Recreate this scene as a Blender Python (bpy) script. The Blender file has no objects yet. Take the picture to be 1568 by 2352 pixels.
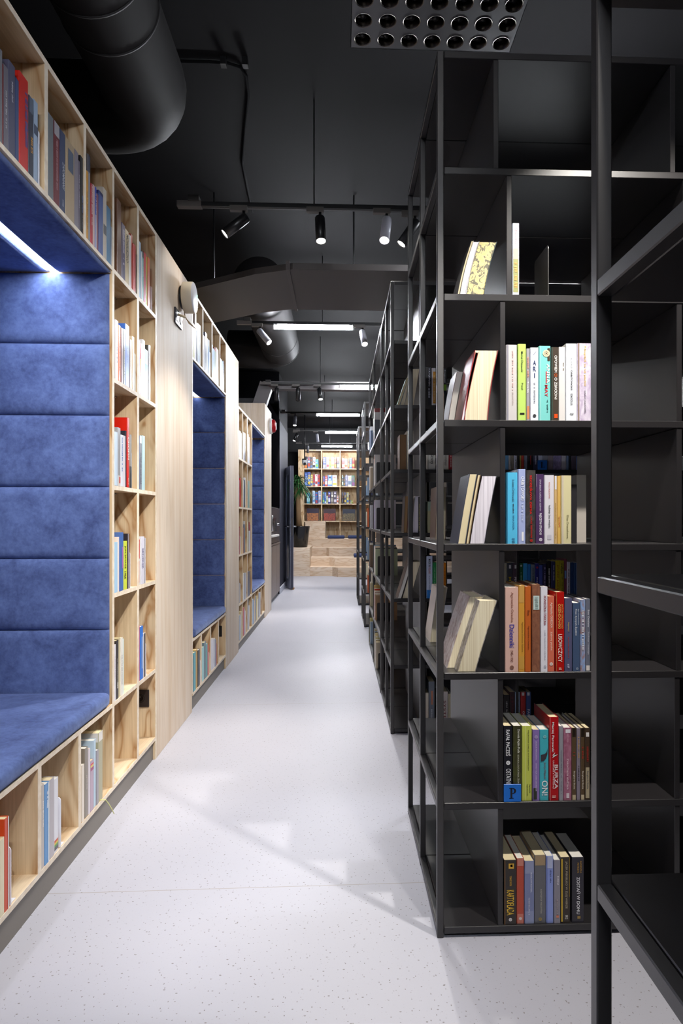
import bpy, bmesh, math, random
from mathutils import Vector, Matrix
random.seed(7)
sc = bpy.context.scene
COL = sc.collection
pi = math.pi
# ---------------------------------------------------------------- camera, world, exposure
cam = bpy.data.cameras.new('camera'); camo = bpy.data.objects.new('camera', cam); COL.objects.link(camo)
camo.location = (0, 0, 1.15); camo.rotation_euler = (pi/2, 0, -math.atan(.0393))
cam.sensor_fit = 'VERTICAL'; cam.sensor_height = 36; cam.lens = 1416/2352*36
cam.shift_x = -52/2352; cam.shift_y = 21/2352
cam.clip_start = .02; cam.clip_end = 60
sc.camera = camo
w = bpy.data.worlds.new('world'); sc.world = w; w.use_nodes = True
w.node_tree.nodes['Background'].inputs[0].default_value = (.75, .8, 1, 1)
w.node_tree.nodes['Background'].inputs[1].default_value = .06
vs = sc.view_settings
sc.display_settings.display_device = 'sRGB'
vs.view_transform = 'Standard'; vs.look = 'None'; vs.gamma = 1; vs.use_curve_mapping = False; vs.exposure = 0.0
sc.cycles.use_denoising = True
sc.cycles.max_bounces = 7; sc.cycles.diffuse_bounces = 4; sc.cycles.glossy_bounces = 3; sc.cycles.transmission_bounces = 4
sc.cycles.sample_clamp_indirect = 6; sc.cycles.caustics_reflective = True; sc.cycles.caustics_refractive = False
TUBE = 330.0      # radiance of the tube lights
STRIP = 50.0      # radiance of the alcove strips
SPOT = 62.0       # watts of one track spot
WHITE = (.9, .94, 1.0); WARM = (1.0, .95, .87)

# ---------------------------------------------------------------- materials
def lin(h):
    if isinstance(h, tuple): return h
    v = [int(h[i:i+2], 16)/255 for i in (0, 2, 4)]
    return tuple(c/12.92 if c <= .04045 else ((c+.055)/1.055)**2.4 for c in v)
_m = {}
def newmat(name):
    m = bpy.data.materials.new(name); m.use_nodes = True
    return m, m.node_tree.nodes, m.node_tree.links, m.node_tree.nodes['Principled BSDF']
def paint(h, rough=.45, metal=0., spec=.5):
    k = (h, rough, metal, spec)
    if k not in _m:
        m, n, l, b = newmat('paint_%s' % (h if isinstance(h, str) else 'rgb'))
        b.inputs['Base Color'].default_value = (*lin(h), 1)
        b.inputs['Roughness'].default_value = rough; b.inputs['Metallic'].default_value = metal
        b.inputs['Specular IOR Level'].default_value = spec
        _m[k] = m
    return _m[k]
def glow(name, col, s):
    m, n, l, b = newmat(name)
    b.inputs['Base Color'].default_value = (*col, 1)
    b.inputs['Emission Color'].default_value = (*col, 1); b.inputs['Emission Strength'].default_value = s
    return m
def coords(n, l, scale, rnd=True):
    tc = n.new('ShaderNodeTexCoord'); mp = n.new('ShaderNodeMapping'); mp.inputs['Scale'].default_value = scale
    if rnd:
        oi = n.new('ShaderNodeObjectInfo'); mu = n.new('ShaderNodeVectorMath'); mu.operation = 'MULTIPLY_ADD'
        l.new(oi.outputs['Random'], mu.inputs[0]); mu.inputs[1].default_value = (7, 11, 5); l.new(tc.outputs['Object'], mu.inputs[2])
        l.new(mu.outputs[0], mp.inputs[0])
    else: l.new(tc.outputs['Object'], mp.inputs[0])
    return mp
def noise(n, l, vec, scale, detail=3, rough=.5, dist=0.):
    t = n.new('ShaderNodeTexNoise'); t.inputs['Scale'].default_value = scale; t.inputs['Detail'].default_value = detail
    t.inputs['Roughness'].default_value = rough; t.inputs['Distortion'].default_value = dist
    l.new(vec.outputs[0], t.inputs['Vector']); return t
def ramp(n, l, fac, stops):
    r = n.new('ShaderNodeValToRGB'); e = r.color_ramp.elements
    while len(e) < len(stops): e.new(.5)
    for x, (p, c) in zip(e, stops): x.position = p; x.color = (*lin(c), 1)
    l.new(fac, r.inputs[0]); return r
def mix(n, l, fac, a, b, mode='MIX'):
    x = n.new('ShaderNodeMix'); x.data_type = 'RGBA'; x.blend_type = mode
    if isinstance(fac, float): x.inputs[0].default_value = fac
    else: l.new(fac, x.inputs[0])
    for s, i in ((a, 6), (b, 7)):
        if isinstance(s, (str, tuple)): x.inputs[i].default_value = (*lin(s), 1)
        else: l.new(s, x.inputs[i])
    return x.outputs[2]
def bump(n, l, b, h, strength, dist=.002):
    u = n.new('ShaderNodeBump'); u.inputs['Strength'].default_value = strength; u.inputs['Distance'].default_value = dist
    l.new(h, u.inputs['Height']); l.new(u.outputs[0], b.inputs['Normal'])
def plywood(name, axis, light, dark, bands, contrast, wild):
    """rotary-cut ply: contour bands of a noise stretched along the grain axis, plus fine streaks"""
    m, n, l, b = newmat(name)
    s = [13, 13, 13] if wild else [7, 7, 7]; s[axis] = 3.2 if wild else .4
    v = coords(n, l, s); t = noise(n, l, v, 1.0, 1.6, .45, .8 if wild else .3)
    mu = n.new('ShaderNodeMath'); mu.operation = 'MULTIPLY'; mu.inputs[1].default_value = bands; l.new(t.outputs[0], mu.inputs[0])
    fr = n.new('ShaderNodeMath'); fr.operation = 'PINGPONG'; fr.inputs[1].default_value = 1.0; l.new(mu.outputs[0], fr.inputs[0])
    po = n.new('ShaderNodeMath'); po.operation = 'POWER'; po.inputs[1].default_value = 2.6; l.new(fr.outputs[0], po.inputs[0])
    s2 = [150, 150, 150]; s2[axis] = 4
    t2 = noise(n, l, coords(n, l, s2), 1.0, 3, .6)
    c = mix(n, l, po.outputs[0], light, mix(n, l, contrast, light, dark))
    st = ramp(n, l, t2.outputs[0], [(.3, 'd8d0c6'), (.72, 'ffffff')])
    c = mix(n, l, .55, c, mix(n, l, 1.0, c, st.outputs[0], 'MULTIPLY'))
    s3 = [2.2, 2.2, 2.2]; s3[axis] = .5
    t3 = noise(n, l, coords(n, l, s3), 1.0, 2)
    st3 = ramp(n, l, t3.outputs[0], [(.3, 'eee6dc'), (.7, 'ffffff')])
    c = mix(n, l, 1.0, c, st3.outputs[0], 'MULTIPLY')
    l.new(c, b.inputs['Base Color']); b.inputs['Roughness'].default_value = .62
    b.inputs['Specular IOR Level'].default_value = .14
    bump(n, l, b, t2.outputs[0], .12, .001)
    return m
PLY_FACE = plywood('plywood_face', 2, 'efe4d9', 'd9c0a2', 9, .42, False)
PLY_Z = plywood('plywood_upright', 2, 'e9d4b4', 'ac7c48', 5, .8, True)
PLY_Y = plywood('plywood_board', 1, 'eddcc2', 'c0935c', 5, .7, True)
PLY_X = plywood('plywood_step', 0, 'eedfd0', 'cfae8c', 6, .6, True)
def make_edge():
    m, n, l, b = newmat('plywood_edge')
    t = noise(n, l, coords(n, l, (40, 40, 40)), 1, 3)
    r = ramp(n, l, t.outputs[0], [(.3, 'dccab4'), (.7, 'efe3d2')]); l.new(r.outputs[0], b.inputs['Base Color']); b.inputs['Roughness'].default_value = .5
    return m
PLY_E = make_edge()
def suede(name, a, c):
    m, n, l, b = newmat(name)
    v = coords(n, l, (1, 1, 1)); t = noise(n, l, v, 9, 6, .62, .6); t2 = noise(n, l, v, 60, 5, .65); t3 = noise(n, l, coords(n, l, (260, 260, 120)), 1, 2)
    k = n.new('ShaderNodeMath'); k.operation = 'MULTIPLY_ADD'; k.inputs[1].default_value = .62; l.new(t.outputs[0], k.inputs[0])
    k2 = n.new('ShaderNodeMath'); k2.operation = 'MULTIPLY'; k2.inputs[1].default_value = .38; l.new(t2.outputs[0], k2.inputs[0]); l.new(k2.outputs[0], k.inputs[2])
    r = ramp(n, l, k.outputs[0], [(.36, a), (.66, c)]); l.new(r.outputs[0], b.inputs['Base Color'])
    b.inputs['Roughness'].default_value = .85; b.inputs['Specular IOR Level'].default_value = .15
    b.inputs['Sheen Weight'].default_value = .35; b.inputs['Sheen Roughness'].default_value = .4; b.inputs['Sheen Tint'].default_value = (.6, .7, 1, 1)
    bump(n, l, b, t3.outputs[0], .25, .001)
    return m
BLUE = suede('blue_suede', '3d4a77', '5f72a7')
def steel(name, h, rough):
    m, n, l, b = newmat(name)
    t = noise(n, l, coords(n, l, (1100, 1100, 1100), False), 1, 2)
    b.inputs['Base Color'].default_value = (*lin(h), 1); b.inputs['Roughness'].default_value = rough; b.inputs['Specular IOR Level'].default_value = .6
    bump(n, l, b, t.outputs[0], .18, .0004)
    return m
STEEL = steel('black_powder_coat', '343233', .36)
BOARD = steel('black_shelf_board', '262426', .33)
def make_floor():
    m, n, l, b = newmat('pale_terrazzo_floor')
    tc = n.new('ShaderNodeTexCoord')
    def flecks(scale, rot, size, seed):
        mp = n.new('ShaderNodeMapping'); mp.inputs['Scale'].default_value = scale; mp.inputs['Rotation'].default_value = (0, 0, rot); mp.inputs['Location'].default_value = (seed, seed, 0)
        l.new(tc.outputs['Object'], mp.inputs[0])
        vo = n.new('ShaderNodeTexVoronoi'); vo.voronoi_dimensions = '2D'; l.new(mp.outputs[0], vo.inputs['Vector']); vo.inputs['Scale'].default_value = 1
        sp = n.new('ShaderNodeSeparateColor'); l.new(vo.outputs['Color'], sp.inputs[0])
        mu = n.new('ShaderNodeMath'); mu.operation = 'MULTIPLY'; mu.inputs[1].default_value = size; l.new(sp.outputs[0], mu.inputs[0])
        lt = n.new('ShaderNodeMath'); lt.operation = 'LESS_THAN'; l.new(vo.outputs['Distance'], lt.inputs[0]); l.new(mu.outputs[0], lt.inputs[1])
        return lt.outputs[0]
    a = flecks((26, 44, 1), .5, .075, 3.1); c = flecks((52, 30, 1), -.7, .075, 8.3); d = flecks((60, 62, 1), .2, .06, 1.7)
    mx = n.new('ShaderNodeMath'); mx.operation = 'MAXIMUM'; l.new(a, mx.inputs[0]); l.new(c, mx.inputs[1])
    big = noise(n, l, coords(n, l, (1.1, 1.1, 1), False), 1, 3)
    base = ramp(n, l, big.outputs[0], [(.3, 'adadb8'), (.7, 'b4b3bd')])
    col = mix(n, l, d, base.outputs[0], 'a7a4aa')
    col = mix(n, l, mx.outputs[0], col, '848081')
    # casting joints of the poured floor, every 1.95 m
    sx = n.new('ShaderNodeSeparateXYZ'); l.new(tc.outputs['Object'], sx.inputs[0])
    sk = n.new('ShaderNodeMath'); sk.operation = 'MULTIPLY_ADD'; sk.inputs[1].default_value = -.012; l.new(sx.outputs[0], sk.inputs[0]); l.new(sx.outputs[1], sk.inputs[2])
    pp = n.new('ShaderNodeMath'); pp.operation = 'PINGPONG'; pp.inputs[1].default_value = .975; l.new(sk.outputs[0], pp.inputs[0])
    lt = n.new('ShaderNodeMath'); lt.operation = 'LESS_THAN'; lt.inputs[1].default_value = .0016; l.new(pp.outputs[0], lt.inputs[0])
    col = mix(n, l, lt.outputs[0], col, '9f9a98')
    l.new(col, b.inputs['Base Color']); b.inputs['Roughness'].default_value = .46; b.inputs['Specular IOR Level'].default_value = .2
    return m
FLOOR = make_floor()
CEIL = paint('141315', .85, 0, .15); DUCT = paint('201e1f', .65, 0, .2); BLACK = paint('1c1b1d', .7, 0, .3)
PLINTH = paint('7b756f', .5); WHITE_P = paint('e9e6e4', .4); DARK = paint('141416', .4); CHROME = paint('c8c8cc', .22, 1.)
PAGES = paint('dccda8', .8, 0, .2); PAGES_W = paint('dedad2', .8, 0, .2)

# ---------------------------------------------------------------- geometry helpers
class MB:
    def __init__(s): s.bm = bmesh.new(); s.mats = []
    def mi(s, m):
        if m not in s.mats: s.mats.append(m)
        return s.mats.index(m)
    def box(s, x0, x1, y0, y1, z0, z1, m, bev=0, seg=2, smooth=False):
        r = bmesh.ops.create_cube(s.bm, size=1)
        bmesh.ops.transform(s.bm, matrix=Matrix.LocRotScale(((x0+x1)/2, (y0+y1)/2, (z0+z1)/2), None, (abs(x1-x0), abs(y1-y0), abs(z1-z0))), verts=r['verts'])
        fs = list({f for v in r['verts'] for f in v.link_faces})
        if bev:
            rb = bmesh.ops.bevel(s.bm, geom=list({e for v in r['verts'] for e in v.link_edges}), offset=bev, segments=seg, affect='EDGES', profile=.6)
            fs = list(set(f for f in fs if f.is_valid) | set(rb['faces']))
        i = s.mi(m)
        for f in fs:
            if f.is_valid: f.material_index = i; f.smooth = smooth
        return s
    def face(s, pts, m, smooth=False):
        f = s.bm.faces.new([s.bm.verts.new(p) for p in pts]); f.material_index = s.mi(m); f.smooth = smooth
        return f
    def mesh(s, verts, faces, m, smooth=False):
        vv = [s.bm.verts.new(p) for p in verts]; i = s.mi(m)
        for q in faces:
            try: f = s.bm.faces.new([vv[k] for k in q])
            except ValueError: continue
            f.material_index = i; f.smooth = smooth
        return s
    def prism(s, poly, z0, z1, m):
        n = len(poly)
        return s.mesh([(x, y, z0) for x, y in poly]+[(x, y, z1) for x, y in poly],
                      [tuple(range(n))[::-1], tuple(range(n, 2*n))]+[(i, (i+1) % n, n+(i+1) % n, n+i) for i in range(n)], m)
    def tube(s, path, rad, m, seg=14, cap=True, smooth=True):
        path = [Vector(p) for p in path]; rs = rad if isinstance(rad, (list, tuple)) else [rad]*len(path)
        vs, fs = [], []
        up = None
        for i, p in enumerate(path):
            d = ((path[min(i+1, len(path)-1)]-path[max(i-1, 0)])).normalized()
            if up is None: up = Vector((0, 0, 1)) if abs(d.z) < .9 else Vector((1, 0, 0))
            a = d.cross(up).normalized(); up = a.cross(d).normalized()
            for k in range(seg):
                t = 2*pi*k/seg; vs.append(p+a*math.cos(t)*rs[i]+up*math.sin(t)*rs[i])
        for i in range(len(path)-1):
            for k in range(seg): fs.append((i*seg+k, i*seg+(k+1) % seg, (i+1)*seg+(k+1) % seg, (i+1)*seg+k))
        if cap: fs.append(tuple(range(seg))[::-1]); fs.append(tuple(range((len(path)-1)*seg, len(path)*seg)))
        return s.mesh(vs, fs, m, smooth)
    def lathe(s, c, axis, prof, m, seg=28, smooth=True):
        """prof: (distance along axis, radius)"""
        ax = Vector(axis).normalized(); u = ax.orthogonal().normalized(); v = ax.cross(u); c = Vector(c); vs = []; fs = []
        for d, r in prof:
            for k in range(seg): vs.append(c+ax*d+(u*math.cos(2*pi*k/seg)+v*math.sin(2*pi*k/seg))*max(r, 1e-5))
        for i in range(len(prof)-1):
            for k in range(seg): fs.append((i*seg+k, i*seg+(k+1) % seg, (i+1)*seg+(k+1) % seg, (i+1)*seg+k))
        return s.mesh(vs, fs, m, smooth)
    def data(s, name, off=(0, 0, 0)):
        bmesh.ops.remove_doubles(s.bm, verts=s.bm.verts, dist=1e-6)
        bmesh.ops.recalc_face_normals(s.bm, faces=s.bm.faces)
        if any(off): bmesh.ops.translate(s.bm, verts=s.bm.verts, vec=-Vector(off))
        me = bpy.data.meshes.new(name); s.bm.to_mesh(me); s.bm.free()
        for m in s.mats: me.materials.append(m)
        return me
WL = {}     # world location of every object made so far
def tag(o, label=None, cat=None, group=None, kind=None):
    for k, v in (('label', label), ('category', cat), ('group', group), ('kind', kind)):
        if v: o[k] = v
    return o
def thing(name, loc, label, cat, group=None):
    o = bpy.data.objects.new(name, None); COL.objects.link(o); o.location = loc; o.empty_display_size = .05
    WL[o.name] = Vector(loc); return tag(o, label, cat, group)
def part(name, mb, parent, label=None):
    off = WL[parent.name]; o = bpy.data.objects.new(name, mb.data(name, off)); COL.objects.link(o); o.parent = parent
    WL[o.name] = off.copy(); return tag(o, label)
def solo(name, mb, loc, label, cat, group=None, kind=None):
    o = bpy.data.objects.new(name, mb.data(name, loc)); COL.objects.link(o); o.location = loc; WL[o.name] = Vector(loc)
    return tag(o, label, cat, group, kind)
def BX(*a, **k): return MB().box(*a, **k)
# ---------------------------------------------------------------- the setting
CZ = 3.5
solo('floor', BX(-1.7, 5.2, -3.2, 16.2, -.06, 0, FLOOR), (0, 0, 0), 'pale speckled poured floor of the aisle', 'floor', None, 'structure')
solo('ceiling', BX(-1.7, 5.2, -3.2, 16.2, CZ, CZ+.1, CEIL), (0, 0, CZ), 'black painted ceiling', 'ceiling', None, 'structure')
solo('wall_left', BX(-1.7, -1.6, -3.2, 16.2, 0, CZ, BLACK), (-1.7, 0, 0), 'black wall behind the plywood units', 'wall', None, 'structure')
solo('wall_right', BX(5.1, 5.2, -3.2, 16.2, 0, CZ, BLACK), (5.1, 0, 0), 'dark wall beyond the black bookcases', 'wall', None, 'structure')
solo('wall_end', BX(-1.6, 5.1, 15.6, 15.7, 0, CZ, BLACK), (0, 15.6, 0), 'black wall behind the game shelf', 'wall', None, 'structure')
solo('wall_back', BX(-1.6, 5.1, -3.2, -3.1, 0, CZ, paint('8a8784', .7)), (0, -3.2, 0), 'wall behind the viewer', 'wall', None, 'structure')
XF = -.889
# black pier that closes the kitchen niche, and the pale skirting at its foot
solo('trim_1', BX(-1.6, -.956, 9.75, 11.3, 0, CZ, paint('19191d', .8, 0, .1)), (-.95, 9.75, 0), 'dark end wall beside the open door', 'wall', None, 'structure')
solo('trim_2', BX(-.9555, -.952, 9.75, 11.3, 0, 2.75, paint('3c3c46', .7, 0, .1)), (-.95, 9.75, 0), 'paler grey wall face beside the open door', 'trim', None, 'structure')  # separate slab in a paler grey over the pier's aisle face
solo('baseboard_left', BX(-.952, -.938, 9.76, 11.29, 0, .1, paint('c8ccd8', .5)), (-.95, 9.75, 0), 'pale skirting at the foot of the grey wall end', 'baseboard', None, 'structure')

# ---------------------------------------------------------------- plywood alcoves on the left
def shelf_box(x0, x1, y0, y1, z0, z1, m=None): return BX(x0, x1, y0, y1, z0, z1, m or PLY_Y)
def edged_board(x0, y0, y1, z0, z1, m):        # board with a pale front edge band
    return BX(x0, XF-.0015, y0, y1, z0, z1, m).box(XF-.0015, XF, y0, y1, z0, z1, PLY_E)
def pad(mb, u0, u1, z0, z1, plane, bulge, place):
    """one upholstered section: a face that swells from its seams; place(u, z, d) gives the point d in front of the plane"""
    nu, nz = 14, 14; vs = []; fs = []
    for j in range(nz+1):
        for i in range(nu+1):
            s, t = i/nu, j/nz
            s = .5-.5*math.cos(pi*s); t = .5-.5*math.cos(pi*t)
            e = (1-abs(2*s-1)**40)*(1-abs(2*t-1)**8)
            vs.append(place(u0+(u1-u0)*s, z0+(z1-z0)*t, bulge*(.35+.65*e**.5 if 0 < t < 1 else .35)))
    for j in range(nz):
        for i in range(nu): k = j*(nu+1)+i; fs.append((k, k+1, k+nu+2, k+nu+1))
    mb.mesh(vs, fs, BLUE, True); return mb
SEAMS = [.44, .728, 1.005, 1.283, 1.561, 1.839, 2.112]
def alcove(name_label, y0, y1, top_row, cells, right_cols, cols_z, last_y, bot, seat_label, strip_label):
    """seat niche from y0 to y1 with cubbies under it, an optional shelf row over it, then open columns"""
    t = thing('alcove_bookcase', (XF, y0, 0), name_label, 'bookcase')
    xb = -1.25; ztop = 2.549 if top_row else 2.165
    part('plinth', BX(xb, XF-.012, y0, last_y, 0, bot-.016, PLINTH), t)
    part('bottom_board', edged_board(xb, y0, last_y-.0185, bot-.016, bot, PLY_Y), t)
    part('top_board', edged_board(xb if top_row else -1.58, y0, last_y, ztop-.018, ztop, PLY_Y), t)
    part('back_panel', BX(xb-.01, xb, y0, y1+.014, bot, .42, PLY_Z), t)
    if top_row: part('back_panel', BX(xb-.01, xb, y0, y1+.014, 2.145, ztop-.018, PLY_Z), t)
    if right_cols: part('back_panel', BX(xb-.01, xb, y1+.032, last_y, bot, ztop-.018, PLY_Z), t)
    for y in (y0-.017, y1+.014): part('side_panel', edged_board(-1.57, y, y+.018, bot, ztop-.018, PLY_Z), t)
    if top_row: part('shelf', edged_board(-1.57, y0, y1+.012, 2.131, 2.145, PLY_Y), t)
    part('seat_board', edged_board(-1.57, y0, y1+.012, .42, .435, PLY_Y), t)
    for y, y_top in cells:
        part('divider', edged_board(xb, y-.010, y+.010, bot, .42, PLY_Z), t)
        if top_row: part('divider', edged_board(xb, y_top-.010, y_top+.010, 2.145, ztop-.018, PLY_Z), t)
    ys = [y1+.032]+list(right_cols)
    for k, y in enumerate(right_cols):
        if k < len(right_cols)-1 or not top_row: part('divider', edged_board(xb, y-.012, y+.012, bot, ztop-.018, PLY_Z), t)
    part('side_panel', edged_board(xb, last_y-.018, last_y, 0, ztop-.018, PLY_Z), t)
    # columns of open shelves
    cl = right_cols if top_row else []
    edges = [(ys[i]+(.012 if i else 0), ys[i+1]-(.012 if i < len(right_cols)-1 else .018)) for i in range(len(right_cols))]
    for a, b in edges if top_row else []:
        for z in list(cols_z)+[2.145]:
            s = part('shelf', edged_board(xb, a, b, z-.017, z, PLY_Y), t)
            part('shelf_pin', MB().lathe((XF-.09, b-.001, z-.022), (0, -1, 0), [(0, .0035), (.012, .0035), (.012, 0)], CHROME, 10), s)
    # upholstery: far side, near side, back, underside
    d = MB
    for k in range(6):
        part('wall_pad', pad(MB(), -1.56, XF-.008, SEAMS[k], SEAMS[k+1], 0, .03, lambda u, z, q: (u, y1+.013-q, z)), t)
    for k in range(6):
        part('wall_pad', pad(MB(), -1.56, XF-.008, SEAMS[k], SEAMS[k+1], 0, .03, lambda u, z, q: (u, y0+.002+q, z)), t)
        part('wall_pad', pad(MB(), y0+.01, y1, SEAMS[k], SEAMS[k+1], 0, .03, lambda u, z, q: (-1.565+q, u, z)), t)
    zu = 2.131 if top_row else 2.146
    for xa, xc in ((-1.56, -1.128), (-1.092, XF-.004)):
        part('ceiling_pad', pad(MB(), xa, xc, y0+.004, y1+.012, 0, .024, lambda u, z, q: (u, z, zu-q)), t)
    part('light_strip', BX(-1.128, -1.092, y0+.02, y1-.02, zu-.016, zu-.002, STRIPM if len(right_cols) else STRIPD), t, strip_label)
    # cushion lying on the seat board
    c = MB().box(-1.535, XF+.006, y0+.034, y1-.018, .4355, .492, BLUE, .026, 5, True)
    solo('seat_cushion', c, (XF, (y0+y1)/2, .435), seat_label, 'cushion')
    return t
STRIPM = glow('led_strip', WHITE, STRIP); STRIPD = glow('dim_led_strip', WHITE, STRIP*.15)
alcove('big plywood reading niche with blue padding, nearest of the three', 1.31, 2.437, True, [(1.585, 1.62), (1.865, 1.906), (2.147, 2.19)], [2.757, 3.03],
       [1.715, 1.291, .865, .437], 3.031, .108, 'long blue suede seat cushion of the biggest niche', 'bright white strip light')
# low shelf columns and third niche are one unit: columns come first there, so it is written out
alcove('second plywood reading niche, between the two plywood pillars', 3.768, 4.848, True, [(4.006, 4.045), (4.285, 4.33), (4.565, 4.615)], [], [], 4.866, .108,
       'blue suede seat cushion of the second niche', 'short white strip light')
def low_unit():
    t = thing('low_bookcase', (XF, 5.455, 0), 'low plywood shelf unit with a blue seat niche at its far end', 'bookcase')
    xb = -1.25; y0, y1 = 5.455, 7.36; bot = .089; ztop = 2.163
    part('plinth', BX(xb, XF-.012, y0, y1, 0, bot-.016, PLINTH), t)
    part('bottom_board', edged_board(xb, y0, y1, bot-.016, bot, PLY_Y), t)
    part('top_board', edged_board(-1.57, y0, y1, ztop-.018, ztop, PLY_Y), t)
    part('back_panel', BX(xb-.01, xb, y0, 6.28, bot, ztop, PLY_Z), t)
    for a, b in ((5.455, 5.473), (5.683, 5.703), (5.962, 5.984), (6.272, 6.296), (7.342, 7.36)):
        part('divider', edged_board(xb if b < 6.2 else -1.57, a, b, bot, ztop-.018, PLY_Z), t)
    for a, b in ((5.473, 5.683), (5.703, 5.962), (5.984, 6.272)):
        for z in (1.714, 1.278, .853, .415): part('shelf', edged_board(xb, a, b, z-.017, z, PLY_Y), t)
    part('seat_board', edged_board(-1.57, 6.296, 7.342, .40, .415, PLY_Y), t)
    for y in (6.51, 6.77, 7.07): part('divider', edged_board(xb, y-.01, y+.01, bot, .40, PLY_Z), t)
    for k in range(6):
        part('wall_pad', pad(MB(), -1.56, XF-.008, SEAMS[k]-.02*(k == 0), SEAMS[k+1], 0, .03, lambda u, z, q: (u, 7.342-q, z)), t)
        part('wall_pad', pad(MB(), 6.30, 7.34, SEAMS[k]-.02*(k == 0), SEAMS[k+1], 0, .03, lambda u, z, q: (-1.565+q, u, z)), t)
    for xa, xc in ((-1.56, -1.128), (-1.092, XF-.004)):
        part('ceiling_pad', pad(MB(), xa, xc, 6.3, 7.34, 0, .02, lambda u, z, q: (u, z, ztop-.019-q)), t)
    part('light_strip', BX(-1.128, -1.092, 6.33, 7.31, ztop-.034, ztop-.02, STRIPD), t)
    solo('seat_cushion', MB().box(-1.53, XF+.006, 6.302, 7.308, .4155, .468, BLUE, .024, 5, True), (XF, 6.8, .415), 'blue suede seat cushion of the farthest, low niche', 'cushion')
low_unit()
def pillar(y0, y1, xb, label):
    solo('plywood_pillar', BX(xb, XF, y0, y1, .0, 2.552, PLY_FACE, .0015, 1), (XF, y0, 0), label, 'pillar')
pillar(3.033, 3.749, -1.25, 'broad plywood pillar carrying the round white device and socket')
pillar(4.868, 5.453, -1.25, 'narrower plywood pillar between the second niche and low shelves')
pillar(7.362, 8.05, -1.58, 'last plywood pillar, carrying the red alarm sounder')

# ---------------------------------------------------------------- black steel bookcases on the right
ZS = [.03, .372, .731, 1.087, 1.43, 1.778, 2.127]; ZTOP = 2.447
def steel_case(label, x0, x1, y0, y1, divs, closed=False, mids=None):
    """double-sided open case: square posts, rails along the end, board pairs, full-depth dividers"""
    t = thing('steel_bookcase', (x0, y0, 0), label, 'bookcase'); p = .018; ym = (y0+y1)/2
    ends = [y0, ym-p/2, y1-p] if mids is None else mids
    for y in ends:
        part('post', BX(x0, x0+p, y, y+p, 0, ZTOP, STEEL, .0016, 1), t)
    for y in (y0, y1-p): part('post', BX(x1-p, x1, y, y+p, 0, ZTOP, STEEL, .0016, 1), t)
    for z in ZS+[ZTOP]:
        for a, b in zip(ends[:-1], ends[1:]): part('rail', BX(x0, x0+p, a+p, b, z-.02, z-.0005, STEEL, .0016, 1), t)
        for a, b in ((y0, ym-.0015), (ym+.0015, y1)):
            part('shelf', BX(x0+p+.0015, x1-p, a, b, z-.019, z, BOARD, .0012, 1), t)
    for k, row in enumerate(divs):
        z0 = ZS[k]; z1 = (ZS+[ZTOP])[k+1]-.0195
        for x in row: part('divider', BX(x, x+.015, y0+.002, y1-.002, z0, z1, BOARD, .0012, 1), t)
    return t
D = [.437, .437, .441, .443, .443, .461, .424]
steel_case('black steel bookcase facing the viewer, holding the biggest spines', .268, 2.3, 1.69, 2.425, [[d, d+.50, d+1.0, d+1.5] for d in D])
steel_case('black steel bookcase cut by the right edge, empty', .297, 1.7, -.02, .72, [[.9], [.96], [.9], [.93], [.9], [.93], [.9]])
steel_case('second black steel bookcase, behind the one with the biggest spines', .274, 2.3, 3.32, 4.115, [[d+.002, d+.52, d+1.02, d+1.5] for d in D])
def long_case():
    t = thing('steel_bookcase', (.27, 4.13, 0), 'long black steel bookcase whose spines face the aisle', 'bookcase'); x0, x1, p = .27, .60, .018
    ys = [4.13, 5.03, 5.73]
    for x in (x0, x1-p):
        for y in ys: part('post', BX(x, x+p, y-p/2, y+p/2, 0, ZTOP, STEEL, .0016, 1), t)
    for z in ZS+[ZTOP]:
        for a, b in zip(ys[:-1], ys[1:]):
            part('rail', BX(x0, x0+p, a+p/2, b-p/2, z-.02, z-.0005, STEEL, .0016, 1), t)
            part('shelf', BX(x0+p+.0015, x1-p, a+.0015, b-.0015, z-.019, z, BOARD, .0012, 1), t)
    for a, b in zip(ys[:-1], ys[1:]): part('back_panel', BX(x1-p+.002, x1-.004, a+p/2, b-p/2, .03, ZTOP-.02, BOARD), t)
    return t
long_case()
steel_case('third black steel bookcase, past the long one', .262, 2.2, 6.68, 7.5, [[d, d+.52, d+1.02] for d in D])
steel_case('farthest black steel bookcase, before the plywood steps', .25, 2.2, 8.42, 9.3, [[d, d+.52, d+1.02] for d in D])

# ---------------------------------------------------------------- lettering and books
_txt = {}
def text_geo(s):
    if s not in _txt:
        cu = bpy.data.curves.new('lettering', 'FONT'); cu.body = s; cu.size = 1; cu.resolution_u = 4; cu.offset = .012
        ob = bpy.data.objects.new('lettering', cu); me = bpy.data.meshes.new_from_object(ob)
        vs = [(v.co.x, v.co.y) for v in me.vertices]; fs = [tuple(p.vertices) for p in me.polygons]
        bpy.data.objects.remove(ob); bpy.data.meshes.remove(me)
        if vs:
            x0 = min(v[0] for v in vs); x1 = max(v[0] for v in vs); y0 = min(v[1] for v in vs); y1 = max(v[1] for v in vs)
            vs = [((x-x0)/max(x1-x0, 1e-6), (y-y0)/max(y1-y0, 1e-6)) for x, y in vs]
        _txt[s] = (vs, fs)
    return _txt[s]
def marble(a, c):
    k = ('marble', a, c)
    if k not in _m:
        m, n, l, b = newmat('marbled_paper'); t = noise(n, l, coords(n, l, (60, 60, 34)), 1, 5, .6, 1.2)
        r = ramp(n, l, t.outputs[0], [(.35, a), (.65, c)]); l.new(r.outputs[0], b.inputs['Base Color']); b.inputs['Roughness'].default_value = .35
        _m[k] = m
    return _m[k]
rnd = random.Random(3)
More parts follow.
